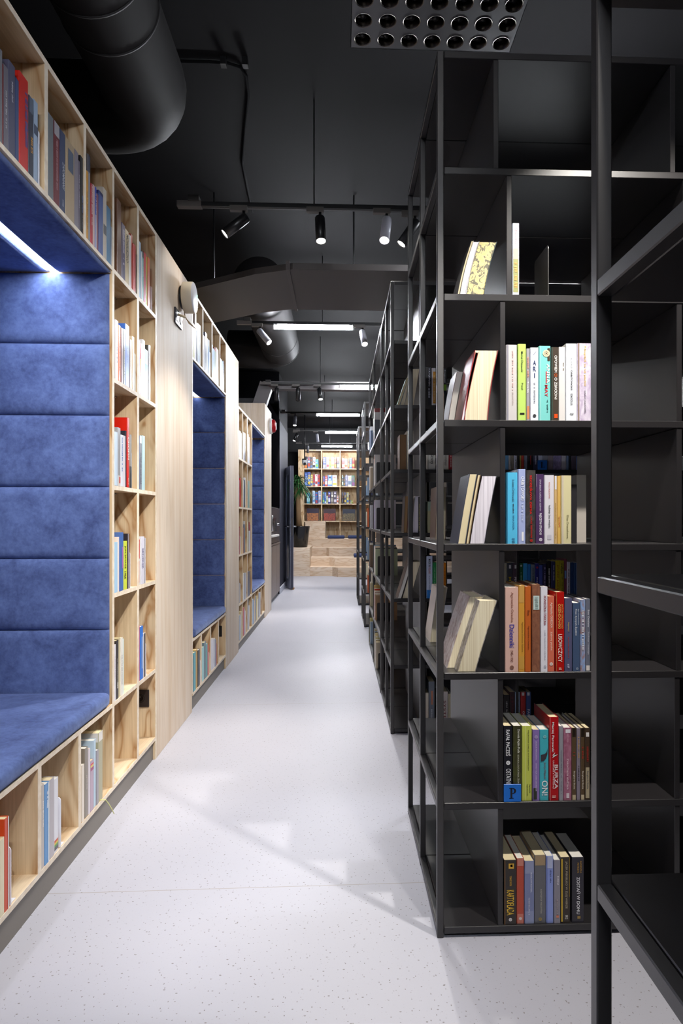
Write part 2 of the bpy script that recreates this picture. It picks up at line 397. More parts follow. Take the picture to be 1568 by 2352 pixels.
def book_meshes(t, h, d, hx, spec, sheen=.33):
    mb = MB(); base = paint(hx, sheen)
    for s in spec:
        if s[0] == 'M': base = marble(s[1], s[2])
    r = min(.0022, t*.22); wall = min(.0013, t*.12)
    out = [(0, d), (0, r), (r*.3, r*.3), (r, 0), (t-r, 0), (t-r*.3, r*.3), (t, r), (t, d)]
    inn = [(wall, d), (wall, r+wall*.4), (wall+r*.3, wall+r*.25), (r+wall*.5, wall), (t-r-wall*.5, wall), (t-wall-r*.3, wall+r*.25), (t-wall, r+wall*.4), (t-wall, d)]
    n = len(out); vs = [(x, y, z) for z in (0, h) for x, y in out+inn]; fs = []
    N = 2*n
    for i in range(n-1):
        fs.append((i, i+1, N+i+1, N+i)); fs.append((n+i+1, n+i, N+n+i, N+n+i+1))
        fs.append((i, n+i, n+i+1, i+1)); fs.append((N+i, N+i+1, N+n+i+1, N+n+i))
    for i in (0, n-1): fs.append((i, N+i, N+n+i, n+i))
    mb.mesh(vs, fs, base)
    e = .0003
    def quad(x0, x1, z0, z1, m, lift=1):
        x0 = max(x0, r*.9); x1 = min(x1, t-r*.9); y = -e*lift
        if x1 > x0: mb.face([(x0, y, z0), (x1, y, z0), (x1, y, z1), (x0, y, z1)], m)
    for s in spec:
        k = s[0]
        if k == 'B':                                                    # colour band round spine and covers
            m = paint(s[3], sheen); z0, z1 = h*(1-s[2]), h*(1-s[1]); y = d*.96
            quad(0, t, z0, z1, m)
            mb.face([(-e, r, z0), (-e, y, z0), (-e, y, z1), (-e, r, z1)], m)
            mb.face([(t+e, r, z0), (t+e, y, z0), (t+e, y, z1), (t+e, r, z1)], m)
        elif k == 'L': quad(t*s[3], t*s[4], h*(1-s[2]), h*(1-s[1]), paint(s[5], sheen), 2)
        elif k == 'S':                                                  # small print, too small to read
            m = paint(s[3], .5); z = h*(1-s[1]); end = h*(1-s[2]); xc = t*s[4]; hw = t*s[5]/2; c = 0
            while z > end and c < 40:
                q = rnd.uniform(.0016, .0034); 
                if rnd.random() < .86: quad(xc-hw*rnd.uniform(.6, 1), xc+hw*rnd.uniform(.5, 1), z-q, z, m, 3)
                z -= q+rnd.uniform(.0008, .002); c += 1
        elif k == 'T':
            m = paint(s[4], .45); gv, gf = text_geo(s[1]); z1 = h*(1-s[2]); ln = h*(s[3]-s[2]); xc = t*s[5]; cw = t*s[6]
            mb.mesh([(xc+(b-.5)*cw, -e*3, z1-a*ln) for a, b in gv], gf, m)
        elif k == 'V':
            m = paint(s[4], .45); ln = h*(s[3]-s[2])/len(s[1])
            for i, ch in enumerate(s[1]):
                gv, gf = text_geo(ch); f = .3 if ch == 'I' else 1
                mb.mesh([(t*s[5]+(a-.5)*t*s[6]*f, -e*3, h*(1-s[2])-ln*(i+.8)+b*ln*.75) for a, b in gv], gf, m)
        elif k == 'O':                                                  # small round emblem
            m = paint(s[2], .45); R = t*s[4]/2; zc = h*(1-s[1]); vs = []
            for q in range(16): a = 2*pi*q/16; vs += [(t*s[3]+R*math.cos(a), -e*3, zc+R*math.sin(a)), (t*s[3]+R*.55*math.cos(a), -e*3, zc+R*.55*math.sin(a))]
            mb.mesh(vs, [(2*q, (2*q+2) % 32, (2*q+3) % 32, 2*q+1) for q in range(16)], m)
            if R > .004:
                for a in range(0, 180, 60):
                    c_, s_ = math.cos(math.radians(a)), math.sin(math.radians(a)); w_ = R*.12
                    mb.face([(t*s[3]+c_*R*.6-s_*w_, -e*3, zc+s_*R*.6+c_*w_), (t*s[3]+c_*R*.6+s_*w_, -e*3, zc+s_*R*.6-c_*w_),
                             (t*s[3]-c_*R*.6+s_*w_, -e*3, zc-s_*R*.6-c_*w_), (t*s[3]-c_*R*.6-s_*w_, -e*3, zc-s_*R*.6+c_*w_)], m)
        elif k == 'Z':                                                  # lightning bolt
            z0, z1 = h*(1-s[2]), h*(1-s[1]); g = lambda a, b: (t*a, -e*3, z0+(z1-z0)*b)
            mb.face([g(.62, 1), g(.3, .45), g(.5, .45)], paint(s[3], .45)); mb.face([g(.9, .62), g(.52, .62), g(.3, 0)], paint(s[3], .45)); mb.face([g(.62, 1), g(.5, .45), g(.9, .62), g(.52, .62)][::1], paint(s[3], .45))
        elif k == 'K':                                                  # curved dark plume
            z0, z1 = h*(1-s[2]), h*(1-s[1]); g = lambda a, b: (t*a, -e*3, z0+(z1-z0)*b)
            mb.face([g(.1, .0), g(.45, .05), g(.7, .25), g(.85, .55), g(.87, 1), g(.75, .68), g(.5, .55), g(.1, .5)], paint(s[3], .45))
        elif k == 'D':
            z0, z1 = h*(1-s[2]), h*(1-s[1])
            mb.face([(t*.32, -e*3, z0), (t*.37, -e*3, z0), (t*.74, -e*3, z1), (t*.7, -e*3, z1)], paint(s[3], .45))
    pg = MB(); g = wall+.0001; ins = min(.003, d*.03)
    pg.box(g, t-g, r+wall+.0004, d-ins, .0006, h-(.0008 if h < .2 else .0022), PAGES if rnd.random() < .55 else PAGES_W)
    return mb, pg
def put_book(mb, pg, loc, rz, label, group, name='book'):
    o = bpy.data.objects.new(name, mb.data('book_cover')); COL.objects.link(o); o.location = loc; o.rotation_euler = (0, 0, rz)
    p = bpy.data.objects.new('pages', pg.data('book_pages')); COL.objects.link(p); p.parent = o
    return tag(o, label, 'book', group)
def bookend(loc, rz, t, h, hx, label):
    """bent sheet: an upright plate with rounded top corners and a foot reaching under the books"""
    w_, d_ = .0022, .12; mb = MB(); m = paint(hx, .4)
    c = .012; pts = [(0, 0), (d_, 0), (d_, h-c)]+[(d_-c+c*math.cos(a), h-c+c*math.sin(a)) for a in (.4, .8, 1.2)]+[(c+c*math.cos(a), h-c+c*math.sin(a)) for a in (1.95, 2.35, 2.75)]+[(0, h-c)]
    k = len(pts)
    mb.mesh([(x, y, z) for x in (t-w_, t) for y, z in pts], [tuple(range(k))[::-1], tuple(range(k, 2*k))]+[(i, (i+1) % k, k+(i+1) % k, k+i) for i in range(k)], m)
    mb.box(t, t+.03, .004, d_, 0, .0012, m)
    o = bpy.data.objects.new('bookend', mb.data('bookend')); COL.objects.link(o); o.location = loc; o.rotation_euler = (0, 0, rz)
    return tag(o, label, 'bookend', 'bookends')
ORD = 'first second third fourth fifth sixth seventh eighth ninth tenth eleventh twelfth thirteenth fourteenth fifteenth sixteenth seventeenth eighteenth nineteenth twentieth twenty-first twenty-second twenty-third twenty-fourth twenty-fifth twenty-sixth'.split()
def low(c): return ' '.join(c.split())
ROWS = [
('over the big blue niche, first compartment','L',(-0.8895, 0, 2.146),0.24,'art books over the big niche',[
(1.6331,0.0339,0.2455,'74747e','grey',[]),
(1.6674,0.0055,0.2142,'6e2226','dark red slim',[]),
(1.6733,0.0237,0.2203,'6d6a78','ash grey',[('S',0.3,0.75,'c9c8d2',0.5,0.28)]),
(1.6975,0.0344,0.2494,'50506a','slate',[('S',0.2,0.42,'b9b8c6',0.5,0.28)]),
(1.7324,0.021,0.2276,'3d4f7c','dull blue',[]),
(1.7539,0.0494,0.2606,'c81a12','bright red',[('S',0.15,0.95,'3b3d8c',0.75,0.35)]),
(1.8058,0.0278,0.2288,'34384a','charcoal',[('B',0,0.2,'5d6a80'), ('T','MILES',0.5,0.7,'d89a3a',0.55,0.4)]),
(1.8341,0.0263,0.2368,'9fb4d0','pale blue',[('B',0.3,0.42,'45506a')]),
(1.8609,0.008,0.1674,'dfe1ec','E',[]),
]),
('over the big blue niche, second compartment','L',(-0.8895, 0, 2.146),0.24,'art books over the big niche',[
(1.9168,0.0401,0.2558,'70757c','steel grey',[]),
(1.9598,0.039,0.2568,'70242e','wine red',[('B',0,0.16,'a9a5ae'), ('S',0.2,0.9,'b08088',0.5,0.28)]),
(2.0019,0.0391,0.2568,'3a4468','navy',[('T','ZAPOMNIANY',0.38,0.72,'c6cad8',0.6,0.4), ('S',0.85,0.93,'aab0c4',0.5,0.28)]),
(2.041,0.0659,0.2541,'b6a083','cream',[('L',0.1,0.38,0.25,0.85,'56627a')]),
(2.1075,0.0322,0.2561,'8b8490','mid grey',[]),
(2.1404,0.017,0.2381,'6f6478','purple grey slim',[('S',0.2,0.7,'c5bfd0',0.5,0.28)]),
(2.1581,0.0367,0.2645,'17181f','black',[('S',0.5,0.72,'6f86c0',0.5,0.28), ('S',0.75,0.97,'7a7d88',0.5,0.28)]),
]),
('over the big blue niche, third compartment','L',(-0.8895, 0, 2.146),0.24,'art books over the big niche',[
(2.203,0.018,0.2381,'d99a28','yellow',[('S',0.3,0.85,'4a3414',0.5,0.28)]),
(2.2218,0.0222,0.3072,'8c8d98','grey tall',[('B',0,0.2,'3e4254')]),
(2.2448,0.0187,0.2165,'b81c30','crimson',[('S',0.03,0.5,'f0e0e0',0.5,0.5), ('S',0.55,0.68,'f0e0e0',0.5,0.28)]),
(2.2643,0.0191,0.2225,'c9b0b0','pinkish white',[]),
(2.2842,0.0141,0.2242,'2a48b4','royal blue',[('B',0.45,1,'c9c9d8'), ('S',0.1,0.45,'e8ecf8',0.5,0.5)]),
(2.2991,0.0168,0.208,'8d5468','mauve slim',[]),
(2.3167,0.0399,0.2295,'4a5f9c','periwinkle blue',[('B',0,0.05,'2a2a60')]),
(2.3575,0.0352,0.2635,'c6bcb0','off-white',[('L',0.52,0.66,0.1,0.9,'3d4250')]),
(2.3935,0.0427,0.2138,'46779c','teal blue',[]),
(2.4371,0.0143,0.1618,'c9ccd8','E',[]),
]),
('in column beside big niche, top tier','L',(-0.8895, 0, 2.146),0.22,'books in the plywood columns',[
(2.5092,0.047,0.301,'6e4c38','brown',[]),
(2.5571,0.042,0.2272,'4a3b5c','purple',[('S',0.1,0.9,'d5cbe0',0.5,0.45)]),
(2.6023,0.0425,0.2232,'c9b184','cream',[('T','MONIUSZKO',0.08,0.6,'241c14',0.55,0.55)]),
(2.6459,0.0229,0.2186,'d8d0cc','white slim',[]),
(2.6699,0.0244,0.2332,'b5442a','rust',[]),
(2.6955,0.0329,0.2033,'c72814','red',[]),
(2.7296,0.0162,0.1728,'3c2a38','dark plum',[]),
]),
('in column beside plywood panel, top tier','L',(-0.8895, 0, 2.146),0.22,'books in the plywood columns',[
(2.7782,0.0271,0.2513,'a3bcd4','light blue',[]),
(2.8065,0.0128,0.2163,'e8e8ec','white slim',[]),
(2.8206,0.0242,0.2254,'6fb0ac','aqua green',[('B',0,0.12,'20262c'), ('S',0.15,0.5,'e0f0f0',0.5,0.28)]),
(2.846,0.0342,0.2328,'c61e14','red',[]),
(2.8816,0.0142,0.2254,'c8d030','lime slim',[]),
(2.8971,0.0308,0.2309,'d8601e','orange',[]),
(2.9359,0.0303,0.121,'eeeef2','E',[]),
]),
('in column beside big niche, second tier','L',(-0.8895, 0, 1.716),0.22,'books in the plywood columns',[
(2.4933,0.0301,0.2382,'dad6dc','white',[('S',0.3,0.7,'6a5a70',0.5,0.28)]),
(2.5243,0.0238,0.2267,'e2691e','orange',[('S',0.1,0.8,'f4d8c0',0.5,0.28)]),
(2.5491,0.0243,0.224,'641c1c','maroon',[]),
(2.5744,0.0227,0.2277,'26262e','black',[('S',0.3,0.9,'9aa0b0',0.5,0.28)]),
(2.5981,0.0494,0.2562,'3f6fcc','blue thick',[('S',0.4,0.6,'a8c4f0',0.5,0.28)]),
(2.6491,0.0098,0.2024,'4a2c34','plum slim',[]),
(2.66,0.0198,0.2086,'dcc0a0','cream',[]),
(2.6809,0.0292,0.2288,'e6d2b0','pale cream',[('L',0.1,1,0.05,0.35,'d8984c')]),
(2.7124,0.0114,0.1683,'d8dcdc','E',[]),
]),
('in column beside plywood panel, second tier','L',(-0.8895, 0, 1.716),0.22,'books in the plywood columns',[
(2.7681,0.0191,0.2371,'b8a8d4','lilac',[('B',0.6,0.8,'d8d068')]),
(2.7884,0.0169,0.2277,'c02020','red',[('B',0.3,0.6,'c8cc48')]),
(2.8065,0.0172,0.233,'e8d8d0','pale pink',[]),
(2.8249,0.0337,0.2569,'e4e6f0','white',[]),
(2.8599,0.0463,0.2242,'a8bce8','powder blue',[('B',0.3,0.6,'6a9ae0')]),
(2.9075,0.0184,0.2551,'4c4a44','dark grey',[('S',0.2,0.9,'c0b090',0.5,0.28)]),
(2.9273,0.0187,0.2608,'e8e4e0','white slim',[]),
]),
('in column beside big niche, third tier','L',(-0.8895, 0, 1.292),0.22,'books in the plywood columns',[
(2.4828,0.0288,0.2137,'c9dcf0','pale blue',[]),
(2.5126,0.0335,0.2354,'9a9aa0','grey',[('B',0.82,1,'d8d0cc'), ('L',0.84,0.95,0.5,0.9,'c83020')]),
(2.5471,0.0253,0.2107,'dcdfea','white lettered',[('S',0.05,0.7,'6080c0',0.5,0.5)]),
(2.5734,0.0331,0.2119,'dcd4dc','white',[]),
(2.6076,0.0105,0.2353,'2a2a38','black slim',[]),
(2.6192,0.0257,0.2926,'d01c08','red tall',[('T','CHOPIN',0.28,0.6,'f2e6e0',0.5,0.6), ('S',0.85,0.95,'f0d0c0',0.5,0.28)]),
(2.6459,0.0295,0.2269,'8c8680','taupe',[('B',0.6,1,'26262a')]),
(2.6765,0.0078,0.159,'c8ccd4','E',[]),
]),
('in column beside plywood panel, third tier','L',(-0.8895, 0, 1.292),0.22,'books in the plywood columns',[
(2.7634,0.0238,0.2357,'3c5484','navy',[]),
(2.7884,0.0316,0.2412,'8a8c98','grey',[('B',0,0.14,'e0e0e4'), ('S',0.3,0.9,'505464',0.5,0.5)]),
(2.8212,0.0387,0.2457,'b8d8e0','pale aqua',[]),
]),
('in column beside big niche, fourth tier','L',(-0.8895, 0, 0.866),0.22,'books in the plywood columns',[
(2.4752,0.033,0.2002,'a9cce8','sky blue',[]),
(2.5092,0.0191,0.2207,'e0d4d0','pinkish white',[]),
(2.5292,0.0472,0.2383,'4a6cae','glossy blue',[('L',0.25,0.62,0.6,1,'9a6ab0')]),
(2.5775,0.0475,0.2018,'ccd84c','yellow',[('T','JON SAVAGE',0.1,0.57,'1c1c18',0.5,0.4), ('T','1966',0.63,0.78,'1c1c18',0.5,0.4)]),
(2.6261,0.0242,0.2314,'2a2228','black',[('L',0,1,0.02,0.4,'b8b0b8')]),
(2.6519,0.0071,0.1544,'e6e6ee','E',[]),
]),
('in column beside plywood panel, fourth tier','L',(-0.8895, 0, 0.866),0.22,'books in the plywood columns',[
(2.7528,0.0189,0.1971,'5a5a60','dark grey',[]),
(2.7728,0.0288,0.2127,'d8d4d0','red and white',[('L',0.05,0.45,0.1,0.5,'c0201c'), ('L',0.5,0.95,0.05,0.3,'d03a20')]),
(2.8029,0.0457,0.2145,'d6d4e2','white',[('T','BEDEKER',0.25,0.68,'8a88a8',0.5,0.5)]),
(2.8498,0.0196,0.207,'e4e2e8','white slim',[('L',0,1,0.05,0.4,'3a3c50')]),
]),
('in column beside big niche, fifth tier','L',(-0.8895, 0, 0.438),0.22,'books in the plywood columns',[
(2.4667,0.0227,0.2227,'e0dce4','white',[('S',0.2,0.6,'b8a8b0',0.5,0.28)]),
(2.4904,0.0329,0.2344,'2c2424','black',[('S',0.3,0.8,'8a8478',0.5,0.28), ('L',0.72,0.82,0.4,0.8,'b8b4ac')]),
(2.5243,0.0218,0.2398,'c9bc98','cream',[]),
(2.5471,0.0232,0.2352,'e4e0d8','ivory',[('S',0.3,0.8,'8a8690',0.5,0.28)]),
(2.5713,0.0154,0.2267,'d8e6e4','pale aqua slim',[]),
]),
('in column beside plywood panel, fifth tier','L',(-0.8895, 0, 0.438),0.22,'books in the plywood columns',[
(2.7516,0.0344,0.2467,'d8503c','red',[('S',0.2,0.9,'f0c8b8',0.5,0.28)]),
(2.7872,0.0476,0.2384,'2a74d8','bright blue',[('L',0.2,0.8,0.5,0.95,'88a8e0')]),
(2.8361,0.0334,0.2,'d8d4d8','white',[('L',0,1,0.3,0.85,'40383c')]),
(2.8713,0.0077,0.1541,'e8e6ee','E',[]),
]),
('under the big blue seat, first cubby','L',(-0.8895, 0, 0.109),0.24,'books under the big seat',[
(1.623,0.0285,0.2219,'d8cfae','pale cream',[]),
(1.6521,0.0233,0.2029,'e4d8b8','cream',[]),
(1.6759,0.0225,0.2475,'cc4416','orange red',[('L',0,1,0.72,0.98,'e4e2e4')]),
(1.6993,0.0097,0.1601,'e8eaf4','E',[]),
]),
('under the big blue seat, second cubby','L',(-0.8895, 0, 0.109),0.24,'books under the big seat',[
(1.8783,0.019,0.2498,'c0b8b4','grey white',[('S',0.2,0.5,'f2f0f0',0.5,0.28)]),
(1.8982,0.0299,0.2441,'5f96cc','blue',[('L',0,1,0.72,0.98,'e8ecf0'), ('S',0.1,0.3,'e8f0f8',0.5,0.28)]),
(1.9309,0.0319,0.2438,'b8b2b8','pale grey',[]),
(1.9637,0.0296,0.2312,'e2e2ea','white',[('B',0.83,0.86,'d05030'), ('B',0.86,0.89,'e0c040'), ('B',0.89,0.92,'60a050'), ('B',0.92,0.97,'585860')]),
(1.9957,0.011,0.1602,'f0f0fa','E',[]),
]),
('under the big blue seat, third cubby','L',(-0.8895, 0, 0.109),0.24,'books under the big seat',[
(2.1682,0.0208,0.1944,'e2d8cc','cream',[]),
(2.1956,0.0255,0.2435,'8a8278','leaning grey',[('S',0.4,0.6,'c8c0b8',0.5,0.28)]),
(2.2229,0.0161,0.2322,'d4ccd4','white slim',[]),
(2.2398,0.0305,0.1813,'b6a0b4','mauve',[('B',0.06,0.09,'e04040'), ('B',0.1,0.13,'e8d050'), ('B',0.14,0.2,'a04070')]),
(2.271,0.0244,0.245,'b8cfe0','pale blue',[('L',0,1,0,0.12,'3c5078')]),
(2.2963,0.0196,0.1992,'9c98a0','grey slim',[]),
(2.3171,0.0412,0.2557,'aaa68a','olive tall',[('B',0,0.13,'dcd8d4')]),
]),
('over the second blue niche, first cell','L',(-0.8895, 0, 2.146),0.24,'books over the second niche',[
(3.7843,0.0497,0.2077,'b8a828','yellow',[]),
(3.8374,0.0382,0.2914,'d0c8d4','white tall',[]),
(3.8815,0.0367,0.2426,'2c3a5c','navy',[]),
(3.9206,0.0314,0.2506,'b0c4e0','pale blue',[]),
(3.9544,0.0356,0.2516,'dfe6f0','white',[]),
]),
('over the second blue niche, second cell','L',(-0.8895, 0, 2.146),0.24,'books over the second niche',[
(4.0646,0.0142,0.2168,'70303c','wine red slim',[]),
(4.0814,0.0314,0.2212,'d4d8e8','white',[]),
(4.1154,0.0603,0.2575,'3c4868','navy',[]),
(4.1784,0.0329,0.2359,'d0dcec','bluish white',[]),
(4.2141,0.0391,0.2364,'8cb0dc','sky blue',[]),
(4.256,0.0385,0.1643,'e0e4f0','white low',[]),
]),
('over the second blue niche, third cell','L',(-0.8895, 0, 2.146),0.24,'books over the second niche',[
(4.3455,0.0222,0.2392,'4898c0','teal slim',[]),
(4.3707,0.0543,0.2215,'a8c4e4','pale blue',[]),
(4.428,0.0526,0.2432,'6a8070','green',[('B',0,0.1,'a03028')]),
(4.4838,0.088,0.259,'d8d0c8','cream',[]),
]),
('over the second blue niche, fourth cell','L',(-0.8895, 0, 2.146),0.24,'books over the second niche',[
(4.6313,0.0697,0.2223,'dce0ec','white',[]),
(4.7045,0.0471,0.2222,'8cb0d8','sky blue',[]),
(4.7552,0.0392,0.2332,'48444c','dark grey',[('S',0.1,0.9,'d0d0d8',0.5,0.5)]),
(4.8069,0.0548,0.1587,'c8c8d0','E',[]),
]),
('under the second blue seat, first cubby','L',(-0.8895, 0, 0.109),0.22,'books under the second seat',[
(3.7633,0.0334,0.2234,'44424c','charcoal',[]),
(3.7989,0.0547,0.2353,'4aa6b8','teal',[]),
(3.8559,0.0492,0.2408,'c49a48','gold',[]),
(3.9075,0.053,0.2294,'2c2c34','black',[]),
(3.9678,0.0272,0.1538,'e8e4e8','E',[]),
]),
('under the second blue seat, second cubby','L',(-0.8895, 0, 0.109),0.22,'books under the second seat',[
(4.0289,0.0577,0.2204,'9cd0d4','aqua',[]),
(4.0892,0.0582,0.2415,'647c88','slate grey',[]),
(4.15,0.0434,0.2193,'5ca4a8','teal',[]),
(4.1962,0.0304,0.2039,'c83418','red slim',[]),
(4.2322,0.0196,0.1513,'e8e4e8','E',[]),
]),
('under the second blue seat, third cubby','L',(-0.8895, 0, 0.109),0.22,'books under the second seat',[
(4.3017,0.0779,0.2193,'e0dee8','white',[]),
(4.3826,0.0608,0.2073,'d6d6e2','pale grey',[]),
(4.4465,0.0342,0.194,'8c90a8','slate slim',[]),
(4.4838,0.0268,0.1535,'b43030','red slim',[]),
]),
('in low shelf unit, column one, tier one','L',(-0.8895, 0, 1.715),0.22,'books in the low shelf unit',[
(5.4782,0.0331,0.2349,'b83028','red slim',[]),
(5.516,0.0797,0.2394,'d8d8e0','white',[]),
(5.6007,0.0446,0.2308,'c8d0d8','pale grey',[]),
]),
('in low shelf unit, column one, tier two','L',(-0.8895, 0, 1.279),0.22,'books in the low shelf unit',[
(5.4782,0.0236,0.2761,'6878b0','blue slim',[]),
(5.5042,0.0214,0.2352,'8c8c98','grey slim',[]),
(5.5304,0.0605,0.2572,'c01818','red',[]),
]),
('in low shelf unit, column one, tier three','L',(-0.8895, 0, 0.854),0.22,'books in the low shelf unit',[
(5.4782,0.0283,0.2381,'a8a8b4','grey slim',[]),
(5.5113,0.0311,0.2474,'a82838','crimson slim',[]),
(5.5472,0.0364,0.1629,'e8e4e4','E',[]),
]),
('in low shelf unit, column one, tier four','L',(-0.8895, 0, 0.416),0.22,'books in the low shelf unit',[
(5.4782,0.0378,0.2815,'5c6480','slate',[]),
(5.5208,0.053,0.179,'e4e0e0','E',[]),
]),
('in low shelf unit, column one, tier five','L',(-0.8895, 0, 0.09),0.22,'books in the low shelf unit',[
(5.4782,0.0331,0.2175,'44505c','charcoal',[]),
(5.516,0.0675,0.2221,'b8c4d4','pale blue',[]),
(5.5884,0.0543,0.2428,'d0c09c','cream',[]),
]),
('in low shelf unit, column two, tier one','L',(-0.8895, 0, 1.715),0.22,'books in the low shelf unit',[
(5.7288,0.044,0.257,'d4d4dc','white',[]),
(5.7781,0.0795,0.2609,'2c2c3c','black',[('S',0.1,0.9,'d0d0e0',0.5,0.5)]),
]),
('in low shelf unit, column two, tier two','L',(-0.8895, 0, 1.279),0.22,'books in the low shelf unit',[
(5.7288,0.0362,0.2511,'d8e0e0','white slim',[]),
(5.7702,0.0579,0.2553,'28344c','navy',[]),
(5.8335,0.0403,0.281,'e0e0e4','white',[]),
]),
('in low shelf unit, column two, tier three','L',(-0.8895, 0, 0.854),0.22,'books in the low shelf unit',[
(5.7288,0.0258,0.2355,'b05c40','brick slim',[]),
(5.7598,0.079,0.296,'707888','grey',[('B',0,0.1,'d8d4cc')]),
]),
('in low shelf unit, column two, tier four','L',(-0.8895, 0, 0.416),0.22,'books in the low shelf unit',[
(5.7288,0.0624,0.2506,'e4e4e8','white',[]),
(5.7964,0.0531,0.2498,'4c5468','slate',[]),
(5.8549,0.0707,0.2435,'c4c8d4','pale grey',[]),
]),
('in low shelf unit, column two, tier five','L',(-0.8895, 0, 0.09),0.22,'books in the low shelf unit',[
(5.7288,0.0519,0.2612,'c02830','red',[]),
(5.7859,0.0369,0.239,'8c84b0','lilac',[]),
(5.8282,0.0591,0.2134,'dcc8c0','pink',[]),
]),
('in low shelf unit, column three, tier one','L',(-0.8895, 0, 1.715),0.22,'books in the low shelf unit',[
(6.0121,0.0543,0.2777,'d0d4dc','pale grey',[]),
(6.0721,0.0701,0.2625,'e4e6ec','white',[]),
]),
('in low shelf unit, column three, tier two','L',(-0.8895, 0, 1.279),0.22,'books in the low shelf unit',[
(6.0121,0.0313,0.2611,'3c5050','dark green slim',[]),
(6.0491,0.0784,0.2665,'a8d0cc','aqua',[]),
]),
('in low shelf unit, column three, tier three','L',(-0.8895, 0, 0.854),0.22,'books in the low shelf unit',[
(6.0121,0.037,0.2875,'a8c0a0','pale green',[]),
(6.0549,0.0874,0.2874,'902830','maroon',[('B',0.3,1,'d8dce0')]),
(6.1482,0.0418,0.2569,'a080a8','purple',[]),
]),
('in low shelf unit, column three, tier four','L',(-0.8895, 0, 0.416),0.22,'books in the low shelf unit',[
(6.0121,0.0891,0.246,'343c5c','navy',[]),
(6.107,0.077,0.2393,'544c50','dark brown',[]),
]),
('in low shelf unit, column three, tier five','L',(-0.8895, 0, 0.09),0.22,'books in the low shelf unit',[
(6.0121,0.0543,0.3024,'3c404c','charcoal',[]),
(6.0721,0.0583,0.2298,'dcdfe8','white',[]),
]),
('under the third blue seat, cubby one','L',(-0.8895, 0, 0.09),0.2,'books under the third seat',[
(6.2938,0.0501,0.2586,'c8d4dc','pale grey',[]),
(6.3502,0.0768,0.2571,'3c74a0','blue',[]),
(6.4335,0.0392,0.2332,'e0e0e4','white',[]),
]),
('under the third blue seat, cubby two','L',(-0.8895, 0, 0.09),0.2,'books under the third seat',[
(6.5458,0.0679,0.2661,'687084','grey',[]),
(6.6205,0.0765,0.2561,'d8c058','yellow',[]),
(6.7041,0.0569,0.2151,'e4e4e8','white',[]),
]),
('under the third blue seat, cubby three','L',(-0.8895, 0, 0.09),0.2,'books under the third seat',[
(6.8189,0.0663,0.2672,'3c4868','navy',[]),
(6.8926,0.083,0.2641,'d4dae4','white',[]),
]),
('in front black bookcase, second tier','F',(0, 1.694, 1.778),0.13,'novels in the front black bookcase',[
(0.4791,0.0189,0.2001,'d8dfee','white and green',[('B',0.35,0.5,'b89a90'), ('B',0.5,0.96,'8a8c5c'), ('T','Opiekunka',0.06,0.28,'e0a0a4',0.5,0.6), ('S',0.55,0.9,'d8984c',0.5,0.45)]),
]),
('in front black bookcase, third tier','F',(0, 1.694, 1.43),0.135,'novels in the front black bookcase',[
(0.4614,0.0311,0.2107,'c9c4c4','greyish white',[('L',0,1,0,0.22,'8e8c98'), ('S',0.08,0.6,'c8a8a4',0.6,0.14), ('T','ATLANTYDA',0.62,0.8,'b8a8a4',0.6,0.14)]),
(0.4937,0.0232,0.2122,'bad86e','lime green',[('T','Michał Olszewski',0.1,0.37,'30362a',0.5,0.26), ('T','Pupał',0.51,0.6,'30362a',0.5,0.26), ('L',0.9,0.925,0.25,0.8,'2c2c24')]),
(0.5182,0.0098,0.2003,'a09ca4','grey and orange slim',[('B',0.8,0.98,'d4865a'), ('T','Trzcie lata',0.46,0.62,'f0f0f0',0.45,0.4), ('S',0.12,0.4,'d88a70',0.45,0.4)]),
(0.5292,0.0233,0.203,'dfe4f2','white',[('V','ARI',0.17,0.43,'2c3c64',0.5,0.36), ('S',0.48,0.78,'a8acb4',0.5,0.24), ('O',0.935,'3c3c40',0.5,0.4), ('D',0.05,0.1,'6c7890')]),
(0.5543,0.0325,0.2081,'7cccc8','teal',[('O',0.1,'e0c8a8',0.62,0.62), ('L',0.03,0.2,0.72,0.95,'4c3c30'), ('T','ANNA',0.24,0.5,'f2f2f0',0.78,0.26), ('T','MAY',0.52,0.68,'d02838',0.62,0.26), ('L',0.34,0.5,0.57,0.66,'c83038'), ('S',0.72,0.88,'3a6a68',0.72,0.14), ('L',0,1,0,0.12,'a8dcd8')]),
(0.588,0.0209,0.2048,'463c34','dark brown',[('L',0,1,0,0.14,'3c6c60'), ('T','OPOWIEM',0.115,0.345,'f4f0ec',0.6,0.36), ('T','CI',0.36,0.4,'ee6a28',0.6,0.36), ('T','O ZBRODNI',0.415,0.71,'f4f0ec',0.6,0.36), ('L',0.91,0.965,0.4,0.85,'e8501c')]),
(0.6099,0.0187,0.2062,'dad6d4','cream white',[('S',0.2,0.32,'8a8684',0.7,0.2)]),
(0.629,0.0315,0.215,'e6eaf2','white wide',[('T','ŁUKASZ',0.18,0.32,'b0b4ba',0.5,0.14), ('T','ORBITOWSKI',0.345,0.6,'24242c',0.5,0.14), ('T','EXODUS',0.65,0.8,'3a3a40',0.5,0.18), ('T','SQN',0.9,0.93,'202024',0.5,0.36)]),
(0.6618,0.0394,0.2167,'d4cadc','lilac marbled',[('L',0,1,0,0.14,'8c7868'), ('T','Niegdyś tu są pieśni',0.04,0.55,'d8b850',0.55,0.16), ('T','ŁUKASZ ORBITOWSKI',0.61,0.9,'302c34',0.55,0.09), ('M','e2dae8','b8a8c4')]),
]),
('in front black bookcase, fourth tier','F',(0, 1.694, 1.087),0.135,'novels in the front black bookcase',[
